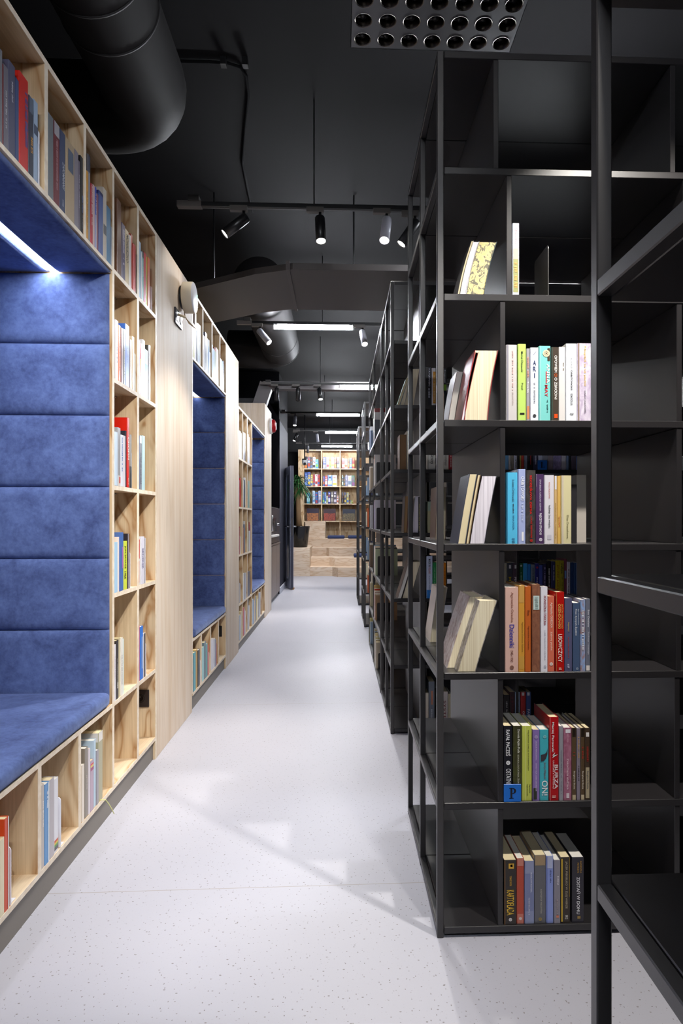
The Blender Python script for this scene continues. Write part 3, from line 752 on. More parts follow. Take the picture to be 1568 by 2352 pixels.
(0.4626,0.0308,0.1984,'58bce6','sky blue',[('L',0,1,0,0.1,'2c6ca0'), ('T','Łukasz Orbitowski',0.1,0.41,'34607c',0.6,0.22), ('S',0.44,0.56,'2c3c50',0.6,0.12), ('T','INNA DUSZA',0.6,0.8,'2c6c94',0.62,0.16), ('S',0.92,0.98,'3c86ac',0.62,0.3)]),
(0.494,0.0221,0.2081,'a4b0dc','periwinkle',[('L',0,1,0,0.12,'4c6cb0'), ('T','ORBITOWSKI',0.1,0.42,'f2f4fa',0.62,0.42), ('S',0.46,0.7,'c4cce8',0.6,0.3), ('L',0.84,0.96,0.5,0.75,'f2f2f8')]),
(0.5165,0.0274,0.2046,'3e3c3a','charcoal mottled',[('M','4a4644','2c2a2a'), ('T','SZCZĘŚLIWA ZIEMIA',0.07,0.6,'e01810',0.5,0.32), ('T','ŁUKASZ ORBITOWSKI',0.63,0.92,'c81c14',0.55,0.16), ('O',0.955,'b42820',0.55,0.3)]),
(0.5444,0.0234,0.1938,'4c345c','dark purple',[('L',0,0.18,0,0.1,'e8e4e8'), ('T','EWA BIAŁKA KAROLINA KORWIN',0.08,0.53,'c8bcd4',0.55,0.2), ('T','PAJĘCZYNA STRACHU',0.56,0.87,'f0ecf4',0.55,0.36), ('O',0.94,'d8d0e0',0.6,0.4)]),
(0.5684,0.0279,0.1914,'dcd8e0','white',[('L',0,1,0,0.08,'b8b4cc'), ('T','WITOLD ORZECHOWSKI',0.1,0.34,'c07060',0.5,0.14), ('T','kobiety bez wstydu',0.44,0.77,'282428',0.5,0.26), ('L',0.87,0.94,0.32,0.72,'c8c4d0')]),
(0.5969,0.0084,0.1891,'cfae78','tan slim',[('B',0,0.2,'dcdce4'), ('S',0.4,0.9,'a08040',0.5,0.28)]),
(0.6056,0.0101,0.1891,'d9b060','golden slim',[('S',0.6,0.75,'b04838',0.5,0.28)]),
(0.6163,0.0295,0.1904,'d8cfa4','cream',[('L',0,1,0,0.22,'cfc4b4'), ('T','Eliza Orzeszkowa',0.58,0.92,'7a7450',0.62,0.2)]),
]),
('in front black bookcase, fifth tier','F',(0, 1.694, 0.731),0.135,'novels in the front black bookcase',[
(0.4581,0.0377,0.2353,'d9b2a6','pink',[('T','Agnieszka Osiecka',0.06,0.41,'8c5a48',0.5,0.24), ('T','Dzienniki',0.44,0.71,'34349c',0.5,0.36), ('T','1945-1950',0.74,0.88,'7a4c40',0.5,0.2), ('O',0.945,'8a6050',0.5,0.3)]),
(0.4965,0.0174,0.24,'d2983c','ochre',[('B',0,0.2,'cc9c54'), ('T','Agnieszka Osiecka Galeria',0.42,0.77,'8a5c24',0.6,0.3), ('B',0.82,0.97,'c89848')]),
(0.5145,0.0171,0.2375,'c4642a','orange',[('L',0,0.14,-0.02,0.12,'e8e0dc'), ('T','Ewa',0.28,0.34,'5c2c1c',0.55,0.35), ('T','Agnieszka Osiecka',0.46,0.74,'6c3418',0.55,0.3)]),
(0.5335,0.0227,0.2435,'8c5c48','brown woodgrain',[('L',0.13,0.29,0.15,0.92,'c4d6d4'), ('S',0.15,0.27,'8ca09c',0.55,0.5), ('M','96644c','784c3c')]),
(0.558,0.0199,0.2361,'e4e2ec','white',[('T','AGNIESZKA OSIECKA',0.1,0.45,'8c1c28',0.6,0.34), ('T','LUBIĘ FARBOWAĆ WRÓBLE',0.51,0.86,'a8a8b8',0.6,0.26), ('O',0.94,'9898a8',0.6,0.35)]),
(0.5791,0.0188,0.2094,'d87058','coral',[('T','Agnieszka OSIECKA',0.08,0.42,'f0d8cc',0.5,0.4), ('T','Zabawy poufne',0.47,0.72,'f0d8cc',0.5,0.32), ('O',0.9,'f0e0d8',0.5,0.5)]),
(0.6003,0.0252,0.2214,'b41410','red',[('L',0,1,0,0.12,'a88c50'), ('T','ANTONI FERDYNAND',0.15,0.46,'d8a050',0.75,0.2), ('T','OSSENDOWSKI',0.15,0.46,'e0b060',0.42,0.28), ('T','LISOWCZYCY',0.53,0.88,'f2e8dc',0.52,0.44), ('S',0.95,0.97,'e0a090',0.5,0.4)]),
(0.6263,0.0219,0.2037,'585878','slate purple',[('T','Imponuję',0.33,0.46,'c8b070',0.5,0.24), ('S',0.53,0.82,'a04850',0.5,0.14), ('S',0.9,0.96,'a8a8c0',0.5,0.3)]),
(0.649,0.0202,0.1908,'465878','slate blue',[('L',0,1,0,0.06,'8ca860'), ('T','Noc żywych Żydów',0.09,0.48,'eef0f4',0.45,0.34), ('T','Igor Ostachowicz',0.09,0.32,'c8d0dc',0.78,0.2), ('O',0.96,'b8c4d4',0.6,0.3)]),
(0.6698,0.0149,0.1998,'8c98b4','patterned',[('M','8cacdc','a07868'), ('S',0.15,0.7,'e0e4ec',0.5,0.4)]),
(0.6852,0.0136,0.2016,'6c7080','grey',[('T','Ewa Owsiany',0.15,0.39,'dcdce4',0.55,0.4), ('T','Zachwyt i nostalgia',0.45,0.77,'c8c8d4',0.55,0.36), ('B',0.92,0.99,'e4dcd8')]),
]),
('in front black bookcase, sixth tier','F',(0, 1.694, 0.372),0.135,'novels in the front black bookcase',[
(0.455,0.024,0.2083,'1c1c24','black',[('T','RAFAŁ PACZEŚ',0.05,0.4,'f2f2f4',0.55,0.6), ('O',0.49,'f2f2f4',0.52,0.5), ('T','OSTATNI',0.57,0.77,'f2f2f4',0.55,0.56)]),
(0.4806,0.0249,0.2085,'46482a','olive',[('M','4c5024','383424'), ('T','Dorota Pająk-Puda',0.04,0.36,'e4e4d8',0.6,0.32), ('T','SONKA,OSTATNIA ŻONA',0.38,0.8,'d0d0bc',0.6,0.24)]),
(0.5065,0.0281,0.207,'c8d05c','yellow green',[('L',0,1,0.32,0.38,'dce090'), ('T','WĘDROWNY ZAKŁAD FOTOGRAFICZNY',0.05,0.6,'44482c',0.62,0.15), ('T','Agnieszka',0.78,0.9,'34381c',0.78,0.16), ('T','Pajączkowska',0.78,0.94,'34381c',0.52,0.16)]),
(0.5358,0.0197,0.1974,'8c74b4','purple',[('L',0,1,0.0,0.08,'6c54a0'), ('O',0.1,'b4a4d0',0.5,0.5), ('T','ZOŚKA PAPUŻANKA',0.16,0.43,'e0d8ec',0.5,0.2), ('T','ŚWIAT DLA CIEBIE ZROBIŁAM',0.47,0.86,'e0d8ec',0.5,0.2), ('L',0.82,0.98,0.08,0.6,'34382c')]),
(0.5561,0.0254,0.1971,'48b6c4','turquoise',[('O',0.1,'8cd4dc',0.55,0.35), ('K',0.26,0.45,'3c3840'), ('T','Jerzy Pilipiuk',0.46,0.7,'7c6c74',0.55,0.3), ('T','ON!',0.72,0.93,'f4f6f8',0.55,0.66)]),
(0.5824,0.027,0.2319,'b41018','red tall',[('L',0,1,0,0.1,'d8ccc8'), ('T','Maciej Parowski',0.06,0.42,'f4f0f0',0.36,0.3), ('Z',0.42,0.49,'f4f0f0'), ('T','BURZA',0.57,0.86,'f4f0f0',0.72,0.36), ('T','Ucieczka z Warszawy',0.52,0.86,'f0dcdc',0.42,0.2), ('S',0.94,0.97,'e0a8a0',0.5,0.5)]),
(0.6099,0.012,0.2063,'9c9aa4','grey slim',[('S',0.3,0.9,'707080',0.5,0.24)]),
(0.6224,0.0236,0.2018,'a86480','pink marbled',[('M','b47890','94506c'), ('L',0.02,0.07,0.25,0.85,'e8e4ea'), ('T','ANETA JAGA',0.08,0.2,'d8b0c0',0.5,0.2), ('T','Zakochana służąca',0.42,0.85,'e8ccd8',0.5,0.34), ('L',0.9,0.97,0.35,0.7,'e0d0d8')]),
(0.6464,0.0133,0.2004,'5c4a34','brown',[('B',0,0.12,'241c14'), ('S',0.3,0.42,'b83028',0.5,0.3), ('T','Burghardt Słuska',0.6,0.85,'e8e0d0',0.5,0.4), ('B',0.93,1,'c8b898')]),
(0.6601,0.0106,0.2002,'8c8290','mauve grey slim',[('S',0.12,0.42,'d0a058',0.5,0.34), ('S',0.48,0.72,'2c2428',0.5,0.34)]),
(0.671,0.0127,0.2,'5a4832','brown',[('B',0,0.12,'241c14'), ('S',0.24,0.42,'b02820',0.5,0.3), ('T','Burghardt Słuska',0.6,0.85,'e8e0d0',0.5,0.4), ('B',0.93,1,'d0c0a0')]),
(0.684,0.0146,0.1999,'48382a','dark brown wide',[('L',0.06,0.12,0.2,0.8,'e8e4e0'), ('S',0.26,0.46,'a82820',0.5,0.4), ('B',0.55,0.98,'b8aa8c'), ('T','Burghardt Słuska',0.6,0.85,'4c4c5c',0.5,0.4)]),
]),
('in front black bookcase, bottom tier','F',(0, 1.694, 0.03),0.145,'novels in the front black bookcase',[
(0.455,0.0354,0.1786,'2e2824','black',[('L',0,1,0,0.08,'c8801c'), ('L',0.05,0.13,0.36,0.78,'d8a838'), ('L',0.065,0.105,0.5,0.68,'2e2824'), ('T','TOMASZ PIĄTEK',0.24,0.4,'d8a838',0.5,0.2), ('T','KARTOFLADA',0.46,0.85,'e0b83c',0.5,0.58), ('O',0.92,'d8d4d4',0.5,0.26)]),
(0.4913,0.0211,0.1804,'b84a34','brick red',[('B',0,0.11,'c88070'), ('B',0.85,1,'c87868'), ('O',0.92,'e8dcd8',0.5,0.4)]),
(0.5133,0.0275,0.1738,'7c84ac','lavender blue',[('B',0,0.2,'9298b8'), ('T','MONIKA PIĄTKOWSKA',0.18,0.5,'dfe2ee',0.66,0.2), ('S',0.54,0.85,'b4b8d0',0.45,0.2), ('B',0.8,1,'8e96b8')]),
(0.5414,0.0325,0.1888,'66666c','grey',[('B',0,0.15,'a48c6c'), ('T','KRZYSZTOF PIECZYŃSKI',0.5,0.86,'b8b4a8',0.6,0.18), ('O',0.94,'a08c54',0.5,0.3)]),
(0.5745,0.0202,0.1858,'8c9cdc','periwinkle',[('B',0,0.18,'b4bcdc'), ('S',0.2,0.4,'5c68a0',0.6,0.24), ('L',0,1,0,0.14,'5060a8')]),
(0.5954,0.0184,0.1757,'8c8894','grey',[('S',0.25,0.38,'d8d4dc',0.6,0.3), ('S',0.6,0.85,'b09ca0',0.5,0.2), ('L',0.87,0.91,0.35,0.75,'d88468')]),
(0.6145,0.0275,0.1825,'352c24','dark and yellow',[('L',0.02,0.98,0.02,0.2,'d8b42c'), ('L',0.0,0.6,0.9,0.99,'c8a428'), ('T','JACEK PIEKIEŁKO W ZŁEJ WIERZE',0.06,0.78,'b8ac94',0.58,0.26), ('T','MG',0.88,0.94,'d0ccc4',0.6,0.3)]),
(0.6464,0.0345,0.1817,'2c2a34','black wide',[('T','AGNIESZKA',0.05,0.24,'b89038',0.74,0.13), ('T','PIETRZYK',0.08,0.24,'b89038',0.5,0.13), ('T','ZOSTAŃ W DOMU',0.3,0.87,'f0f0f4',0.56,0.34), ('L',0.9,0.94,0.45,0.7,'a08448')]),
]),
('in second black bookcase, second tier','F',(0, 3.324, 1.778),0.13,'novels in the second black bookcase',[
(0.4696,0.0266,0.2071,'20222c','black',[('T','KRAJEWSKI',0.04,0.5,'e4e6ee',0.5,0.4), ('S',0.55,0.8,'c0c4d0',0.5,0.5)]),
(0.4971,0.0232,0.2026,'e4e2e4','white and orange',[('L',0.1,0.95,0.3,0.95,'e8a020'), ('S',0.2,0.9,'f4d8a0',0.6,0.4)]),
(0.5567,0.023,0.2032,'24262c','black with green',[('T','Krajewski',0.05,0.4,'e0e4e8',0.5,0.5), ('B',0.44,0.6,'90c840')]),
]),
('in second black bookcase, third tier','F',(0, 3.324, 1.43),0.13,'novels in the second black bookcase',[
(0.4665,0.0111,0.1186,'e0dccc','ivory slim',[]),
(0.4784,0.0403,0.1188,'dcdad0','ivory',[('T','Siostry',0.3,0.75,'2c2c30',0.5,0.6)]),
(0.5571,0.0328,0.1191,'dcd8cc','off-white',[('S',0.2,0.8,'9c988c',0.5,0.5)]),
(0.5906,0.0223,0.124,'a02430','red',[('S',0.2,0.9,'d8c8c0',0.5,0.28)]),
(0.8945,0.0239,0.1349,'78b4e0','sky blue',[]),
(0.9192,0.0137,0.135,'d8d4cc','white slim',[('S',0.2,0.9,'504c48',0.5,0.28)]),
(0.9335,0.0137,0.1279,'9c9484','khaki slim',[]),
(0.9479,0.0209,0.1399,'dcdfee','white',[('S',0.3,0.9,'3c4050',0.5,0.28)]),
(0.9695,0.0185,0.1352,'c4b860','yellow',[]),
(0.9887,0.0137,0.1306,'b83c30','red slim',[]),
(1.0031,0.0197,0.1378,'8c94a4','slate',[]),
(1.024,0.0276,0.1403,'241c20','black',[('L',0.1,0.8,0.45,0.6,'a02828')]),
(1.0528,0.0276,0.1428,'3c3c54','navy',[('S',0.3,0.8,'c0c4d8',0.5,0.4)]),
(1.0816,0.024,0.1382,'b4bcd0','pale grey',[]),
(1.1064,0.0282,0.1407,'8c909c','grey',[]),
(1.1353,0.0294,0.1361,'948890','mauve grey',[]),
(1.1659,0.0446,0.1458,'9c90bc','lilac marbled',[('M','b0a4d0','8078a4')]),
(1.2116,0.0253,0.1388,'c8c8d4','white',[]),
(1.2382,0.0133,0.1318,'7c94bc','blue slim',[]),
(1.2527,0.0121,0.1342,'1c242c','black slim',[]),
(1.2655,0.0283,0.1415,'605868','plum grey',[]),
(1.2944,0.0222,0.1368,'4478cc','royal blue',[]),
(1.3493,0.0363,0.1371,'5c70ac','slate blue',[]),
]),
('in second black bookcase, fourth tier','F',(0, 3.324, 1.087),0.13,'novels in the second black bookcase',[
(0.4244,0.0102,0.195,'24241c','black',[('S',0.2,0.95,'a8a848',0.5,0.28)]),
(0.435,0.0185,0.1833,'7868a4','purple',[('S',0.1,0.9,'d0c8e0',0.5,0.4)]),
(0.4753,0.0237,0.1692,'a8a484','olive',[('B',0,0.3,'94a898')]),
(0.5583,0.0131,0.1881,'dcd4c4','ivory slim',[]),
]),
('in second black bookcase, fifth tier','F',(0, 3.324, 0.731),0.13,'novels in the second black bookcase',[
(0.4689,0.0332,0.2303,'c4cfe8','pale blue',[('T','MADE IN',0.07,0.25,'1c2434',0.5,0.36), ('T','POLAND',0.27,0.42,'b86468',0.5,0.36), ('S',0.45,0.9,'7c88a8',0.5,0.14), ('B',0.8,1,'2c7cd0')]),
(0.503,0.0221,0.1948,'2c8c4c','green',[('S',0.15,0.9,'a8d4b4',0.5,0.24)]),
(0.5607,0.0154,0.1923,'d88420','orange',[('S',0.1,0.9,'8c5010',0.5,0.28)]),
(0.8981,0.0132,0.189,'9c9884','khaki slim',[]),
(0.9122,0.0278,0.1914,'3c4048','charcoal',[('L',0.06,0.16,0.3,0.7,'d8d8d8'), ('T','MRC',0.4,0.75,'d8c030',0.5,0.5)]),
(0.9412,0.0336,0.1913,'4c3c48','plum',[('L',0.06,0.16,0.3,0.7,'d8d8d8'), ('T','MROK',0.4,0.75,'dcd8dc',0.5,0.5)]),
(0.976,0.0223,0.1912,'245c34','green',[('O',0.08,'d8e0d8',0.5,0.5), ('S',0.25,0.9,'a8c8b0',0.5,0.28)]),
(0.999,0.0226,0.1888,'3c9cdc','sky blue',[]),
(1.0223,0.0192,0.1839,'2c7cc8','blue',[]),
(1.0422,0.0226,0.1815,'748090','steel grey',[('S',0.1,0.9,'2c3440',0.5,0.28)]),
(1.0655,0.0197,0.1886,'2c2c7c','indigo',[('O',0.12,'c83040',0.5,0.6), ('S',0.4,0.9,'d0d0e0',0.5,0.4)]),
(1.086,0.0209,0.179,'4c58a8','violet blue',[]),
(1.1076,0.0209,0.1861,'2c2848','dark indigo',[('S',0.1,0.9,'a8a0c8',0.5,0.3)]),
(1.1321,0.0205,0.2003,'201c20','black',[('S',0.2,0.9,'d8d8d8',0.5,0.4)]),
(1.1538,0.0224,0.1979,'38385c','navy',[('S',0.1,0.5,'c8c8d8',0.6,0.3)]),
(1.1769,0.0258,0.2025,'c4b01c','mustard',[('T','JÓZEF JAKUB',0.1,0.9,'8c2410',0.5,0.44)]),
(1.2034,0.0203,0.2025,'a89c28','olive yellow',[('T','rdza',0.08,0.35,'2c2c14',0.4,0.6), ('S',0.4,0.9,'2c2c14',0.5,0.28)]),
(1.2244,0.0162,0.212,'844458','wine',[('L',0.3,0.5,0.2,0.8,'7ca8dc')]),
(1.2413,0.0174,0.1953,'d8d4e0','white',[('S',0.2,0.9,'5c4c50',0.5,0.4)]),
(1.2594,0.0181,0.1928,'2c4470','navy',[]),
(1.2783,0.0118,0.1904,'34507c','slate blue slim',[]),
(1.2908,0.0295,0.1903,'3c6cbc','blue',[]),
]),
('in second black bookcase, bottom tier','F',(0, 3.324, 0.03),0.14,'novels in the second black bookcase',[
(0.4634,0.0178,0.1883,'d0c8b8','cream slim',[]),
(0.4824,0.0308,0.2494,'707884','grey',[('L',0.2,0.5,0.4,0.7,'c07c60'), ('S',0.6,0.95,'c0c8d0',0.5,0.28)]),
(0.5576,0.028,0.1943,'d8d0cc','white',[('T','SYSTEM',0.25,0.9,'7c2c34',0.4,0.44)]),
(0.5868,0.0166,0.1822,'c8c0a0','cream',[]),
(0.8921,0.0311,0.174,'1c181c','black',[('S',0.2,0.9,'c8c8c8',0.5,0.3)]),
(0.9244,0.0288,0.1879,'381c24','dark maroon',[('S',0.1,0.9,'702838',0.5,0.4)]),
(0.9544,0.0264,0.1876,'a4c0dc','pale blue',[('O',0.08,'c02830',0.5,0.4), ('S',0.2,0.9,'8c3840',0.5,0.5)]),
(0.9844,0.0288,0.1873,'b82024','red',[('L',0.01,0.1,0.2,0.7,'d8dce0'), ('T','OBSESJA',0.55,0.95,'e8e0e0',0.5,0.5)]),
(1.0156,0.0264,0.1869,'34508c','blue',[('L',0.01,0.1,0.2,0.7,'d8dce0'), ('T','PARADA',0.5,0.95,'d8e0f0',0.5,0.5)]),
]),
]
for place, kind, org, depth, group, items in ROWS:
    rz = {'L': pi/2, 'F': 0, 'R': -pi/2}[kind]; n = 0
    for x, t, h, hx, colour, spec in items:
        dd = depth*(.92+.16*rnd.random()); jig = rnd.uniform(0, .003) if kind != 'F' else rnd.uniform(0, .004)
        loc = {'L': (org[0]-jig, x, org[2]), 'F': (x, org[1]+jig, org[2]), 'R': (org[0]+jig, x, org[2])}[kind]
        if colour == 'E': bookend(loc, rz, t, h, hx, 'white metal bookend '+place); continue
        cover, pages = book_meshes(t-.0004, h, dd, hx, spec)
        put_book(cover, pages, loc, rz, '%s book, %s from left %s' % (colour, ORD[n], place), group); n += 1
# spines that face the aisle in the long black bookcase
def aisle_row(place, y_far, z, items, end):
    y = y_far; n = 0
    for t, h, hx, colour, spec in items:
        c, p = book_meshes(t-.0004, h, .17, hx, spec); put_book(c, p, (.2725+rnd.uniform(0, .006), y, z), -pi/2, '%s book, %s from left %s' % (colour, ORD[n], place), 'spines facing the aisle'); y -= t; n += 1
    if end: bookend((.29, y, z), -pi/2, .003, end, '2a2729', 'black bookend '+place)
P_ = lambda a, b: 'on long black bookcase, %s tier, %s bay' % (a, b)
aisle_row(P_('second', 'near'), 5.0, 1.778, [(.03, .2, 'c8ccd4', 'pale grey', []), (.035, .24, 'e0dcdc', 'white', []), (.045, .27, '3a3e48', 'dark red-capped', [('B', 0, .12, '8c1c20'), ('B', .12, .34, 'dcdad8'), ('T', 'DOM', .36, .6, 'c8c8c8', .5, .5)])], 0)
aisle_row(P_('third', 'near'), 5.0, 1.43, [(.03, .2, 'd8d4c8', 'ivory', []), (.03, .22, 'e4e0e0', 'white', []), (.04, .25, 'e6e2e0', 'white and orange', [('L', .05, .3, .1, .9, 'd8702c'), ('S', .35, .9, '6c6c7c', .5, .4)])], .19)
aisle_row(P_('fourth', 'near'), 5.0, 1.087, [(.03, .17, 'd4c4c4', 'pinkish white', []), (.03, .19, 'd0e0d8', 'pale aqua', []), (.03, .22, '5848a0', 'violet', [('S', .1, .9, 'e0d8e8', .5, .4)]), (.025, .23, 'e0dce8', 'white and orange', [('L', .0, .25, .2, .9, 'd08838')])], .17)
aisle_row(P_('fifth', 'near'), 5.0, .731, [(.03, .2, 'd8d4cc', 'off-white', []), (.025, .22, '8ca8d8', 'pale blue', []), (.03, .21, 'e0dcd0', 'ivory', []), (.03, .23, '2c78b8', 'blue slim', []), (.03, .225, 'dcd8d0', 'white', []), (.025, .215, 'd07040', 'orange', []), (.03, .215, 'd8d4c8', 'cream', []), (.025, .21, '2c2c30', 'black', []), (.03, .205, 'a8b498', 'pale green', [])], .15)
aisle_row(P_('sixth', 'near'), 5.0, .372, [(.03, .26, 'c8a868', 'tan', []), (.04, .235, 'd8c8b0', 'cream red-topped', [('B', 0, .05, 'b82818')]), (.04, .22, 'd8d4d4', 'white', []), (.03, .21, '8c3c2c', 'brick', [('B', 0, .06, 'dcd8d0')]), (.04, .2, '9c7c5c', 'brown', [('S', .2, .9, 'dcd8d0', .5, .4)])], .14)
aisle_row(P_('bottom', 'near'), 5.0, .03, [(.03, .25, '98a8b4', 'blue grey', []), (.03, .245, 'b8a878', 'khaki', [('B', .02, .1, '3c78a0')]), (.035, .235, '3c3430', 'dark brown', []), (.04, .23, 'b8b894', 'pale olive', [('B', .0, .1, 'c8c080')]), (.04, .225, 'c4b080', 'straw', []), (.035, .22, '7c8ca0', 'slate blue', []), (.03, .215, 'a8a060', 'olive yellow', []), (.04, .21, 'b0a490', 'beige', [('S', .2, .9, '786450', .5, .4)]), (.05, .2, 'b8ac98', 'stone', [])], .12)
aisle_row(P_('second', 'far'), 5.71, 1.778, [(.03, .22, '8ca8c8', 'pale blue', []), (.03, .24, 'd8dce4', 'white', []), (.03, .2, '4c5c78', 'slate', [])], 0)
aisle_row(P_('third', 'far'), 5.71, 1.43, [(.03, .2, 'd8d0c0', 'ivory', []), (.03, .22, 'dcd8d8', 'white', []), (.03, .21, '9c8c78', 'khaki', [])], 0)
aisle_row(P_('fourth', 'far'), 5.71, 1.087, [(.03, .2, 'c8b070', 'straw', []), (.03, .19, 'd8c8b8', 'cream', []), (.03, .21, 'b8b8c0', 'grey', [])], 0)
aisle_row(P_('fifth', 'far'), 5.71, .731, [(.03, .19, 'd8d4cc', 'off-white', []), (.03, .22, 'd4d0c8', 'ivory', [('B', .8, 1, '2c70c0')]), (.03, .2, '6c5848', 'brown', [])], 0)
aisle_row(P_('sixth', 'far'), 5.71, .372, [(.03, .2, 'b04838', 'brick', []), (.03, .22, 'd8d4cc', 'white', [('B', .8, 1, '2c6cc0')]), (.03, .21, 'b8b090', 'khaki', [])], 0)
aisle_row(P_('bottom', 'far'), 5.71, .03, [(.03, .22, 'd8d0a8', 'cream', [('B', .05, .15, '4c90b0')]), (.03, .23, 'b8b070', 'olive', []), (.03, .2, '8ca0b4', 'blue grey', [])], 0)
# a few spines of the two farthest bookcases, seen through the frames
for q, (yy, nm) in enumerate(((6.686, 'third'), (8.426, 'farthest'))):
    for k, z in enumerate((.372, .731, 1.087, 1.43)):
        x = .30
        for j, (hx, cn) in enumerate([('b8562c', 'rust'), ('2c3450', 'navy'), ('d4ccb4', 'cream'), ('8c949c', 'grey')][: 4 if q == 0 else 3]):
            hx2, cn2 = (hx, cn) if (j+k) % 2 == 0 else (('d8d0c0', 'ivory') if j % 2 else ('7c90a8', 'blue grey'))
            c, p = book_meshes(.026, .19+.02*((j*7+k*3) % 4)/3, .13, hx2, [])
            put_book(c, p, (x, yy, z), 0, '%s book, %s from left in %s black bookcase, tier %s from floor' % (cn2, ORD[j], nm, ('two', 'three', 'four', 'five')[k]), 'novels in the far black bookcases'); x += .029
# books that slump against a divider, their page edges to the viewer
def slumped(x_left, y, z, t, h, d, k1, k2, cover, label, group, pages=None, spec=()):
    mb, pg = book_meshes(t, h, d, cover, list(spec))
    for b in (mb.bm, pg.bm):
        bmesh.ops.subdivide_edges(b, edges=[e for e in b.edges if abs(e.verts[0].co.z-e.verts[1].co.z) > h*.7], cuts=6)
        for v in b.verts: f = v.co.z/h; v.co.x -= (k1*f+k2*f*f)*h
    if pages: pg.mats = [pages]
    return put_book(mb, pg, (x_left+t, y+d, z), pi, label, group)
def gilt():
    m, n, l, b = newmat('patterned_page_edge'); t = noise(n, l, coords(n, l, (55, 55, 40), False), 1, 3, .5, 2.5)
    r = ramp(n, l, t.outputs[0], [(.44, '5e5a48'), (.5, 'd3bf84'), (.62, 'c8b070')]); l.new(r.outputs[0], b.inputs['Base Color']); b.inputs['Roughness'].default_value = .6
    return m
def leaf():
    m, n, l, b = newmat('page_edge'); t = noise(n, l, coords(n, l, (420, 420, 3), False), 1, 2)
    r = ramp(n, l, t.outputs[0], [(.35, 'cfc0a0'), (.65, 'e6dcc2')]); l.new(r.outputs[0], b.inputs['Base Color']); b.inputs['Roughness'].default_value = .8
    return m
def leafw():
    m, n, l, b = newmat('white_page_edge'); t = noise(n, l, coords(n, l, (500, 500, 3), False), 1, 2)
    r = ramp(n, l, t.outputs[0], [(.35, 'b8b0bc'), (.6, 'e8e2ec')]); l.new(r.outputs[0], b.inputs['Base Color']); b.inputs['Roughness'].default_value = .8
    return m
GILT, LEAF, LEAFW = gilt(), leaf(), leafw()
G = 'books leaning in the end bays'; Y = 1.70
slumped(.326, Y, 1.778, .006, .152, .11, .17, .09, '2c2420', 'thin dark booklet leaning behind the white one, end bay, second tier', G)
slumped(.333, Y, 1.778, .017, .150, .115, .16, .09, 'd8d4cc', 'white booklet leaning against the book with patterned page edges', G, LEAFW)
slumped(.351, Y, 1.778, .05, .150, .115, .13, .11, '3c4a4c', 'leaning book with gold patterned page edges', G, GILT)
slumped(.322, 1.84, 1.43, .02, .17, .11, .12, .05, '47302c', 'dark cover leaning behind the thick cream paperback, third tier', G)
slumped(.337, Y, 1.43, .008, .19, .12, .17, .04, '8c1c20', 'thin dark red cover leaning on the thick cream paperback', G, LEAFW)
slumped(.346, Y, 1.43, .065, .196, .13, .06, .09, '9c2a30', 'thick paperback with cream page edges leaning in end bay, third tier', G, LEAF)
slumped(.327, Y, 1.087, .022, .194, .13, .15, .02, '2c3a54', 'navy hardback leaning in the end bay, fourth tier', G)
slumped(.3505, Y, 1.087, .008, .192, .13, .15, .02, '7a5c40', 'thin brown book leaning beside the navy hardback', G)
slumped(.360, Y, 1.087, .043, .189, .13, .15, .03, '1e1c20', 'leaning book with bright white page edges, fourth tier', G, LEAFW)
slumped(.304, 1.745, .731, .040, .205, .14, .29, .03, 'c8bfc0', 'pale book leaning behind the thick cream-edged one, fifth tier', G, LEAF, [('M', 'd4ccc8', 'a0847c')])
slumped(.326, Y, .731, .050, .198, .14, .28, .03, 'b8aeb0', 'thick book with cream page edges leaning most, fifth tier', G, LEAF, [('M', 'c8c0c0', '5c5040')])
slumped(.31, 2.12, .731, .035, .19, .13, .14, .0, 'd8ccc0', 'ivory book leaning behind the end posts, fifth tier', G, LEAF)
slumped(.325, 2.09, 1.087, .035, .18, .13, .02, .0, '5c4030', 'brown book standing behind the end posts, fourth tier', G, LEAF)
g2 = 'books leaning in the second end bays'; Y2 = 3.33
slumped(.309, Y2, 1.778, .014, .15, .12, .34, .0, '1f5c44', 'green book leaning in second bookcase end bay', g2)
slumped(.325, Y2, 1.778, .022, .152, .12, .32, .0, '8c94a0', 'grey book leaning beside the green one', g2, LEAF)
slumped(.349, Y2, 1.778, .05, .2, .12, .16, .0, 'c8b8a8', 'thick cream book leaning right of the grey one', g2, LEAF)
slumped(.324, Y2, 1.43, .036, .19, .13, .0, .0, '4a3424', 'brown book upright in second bookcase end bay, third tier', g2, paint('7a5a38', .7))
slumped(.362, Y2, 1.43, .035, .21, .13, .0, .0, 'd8d0c4', 'cream book beside the brown one, third tier', g2, LEAF)
slumped(.345, Y2, 1.087, .018, .2, .13, .04, .0, '3c2c20', 'brown page-edged book, second end bay, fourth tier', g2, paint('8a6a44', .7))
slumped(.365, Y2, 1.087, .016, .2, .13, .04, .0, '6c2028', 'dark red book beside the brown page-edged one', g2)
slumped(.392, Y2, 1.087, .03, .2, .13, .08, .0, 'e0e0e4', 'white book leaning right of the dark red one', g2, LEAFW)
slumped(.312, Y2, .731, .020, .22, .13, .3, .0, '4a3c38', 'dark picture-covered book leaning in second bookcase, fifth tier', g2, None, [('M', '6c5c50', '2c2428')])
slumped(.337, Y2, .731, .045, .2, .13, .28, .0, '2c2428', 'cream-edged book leaning on the dark picture cover', g2, LEAF)
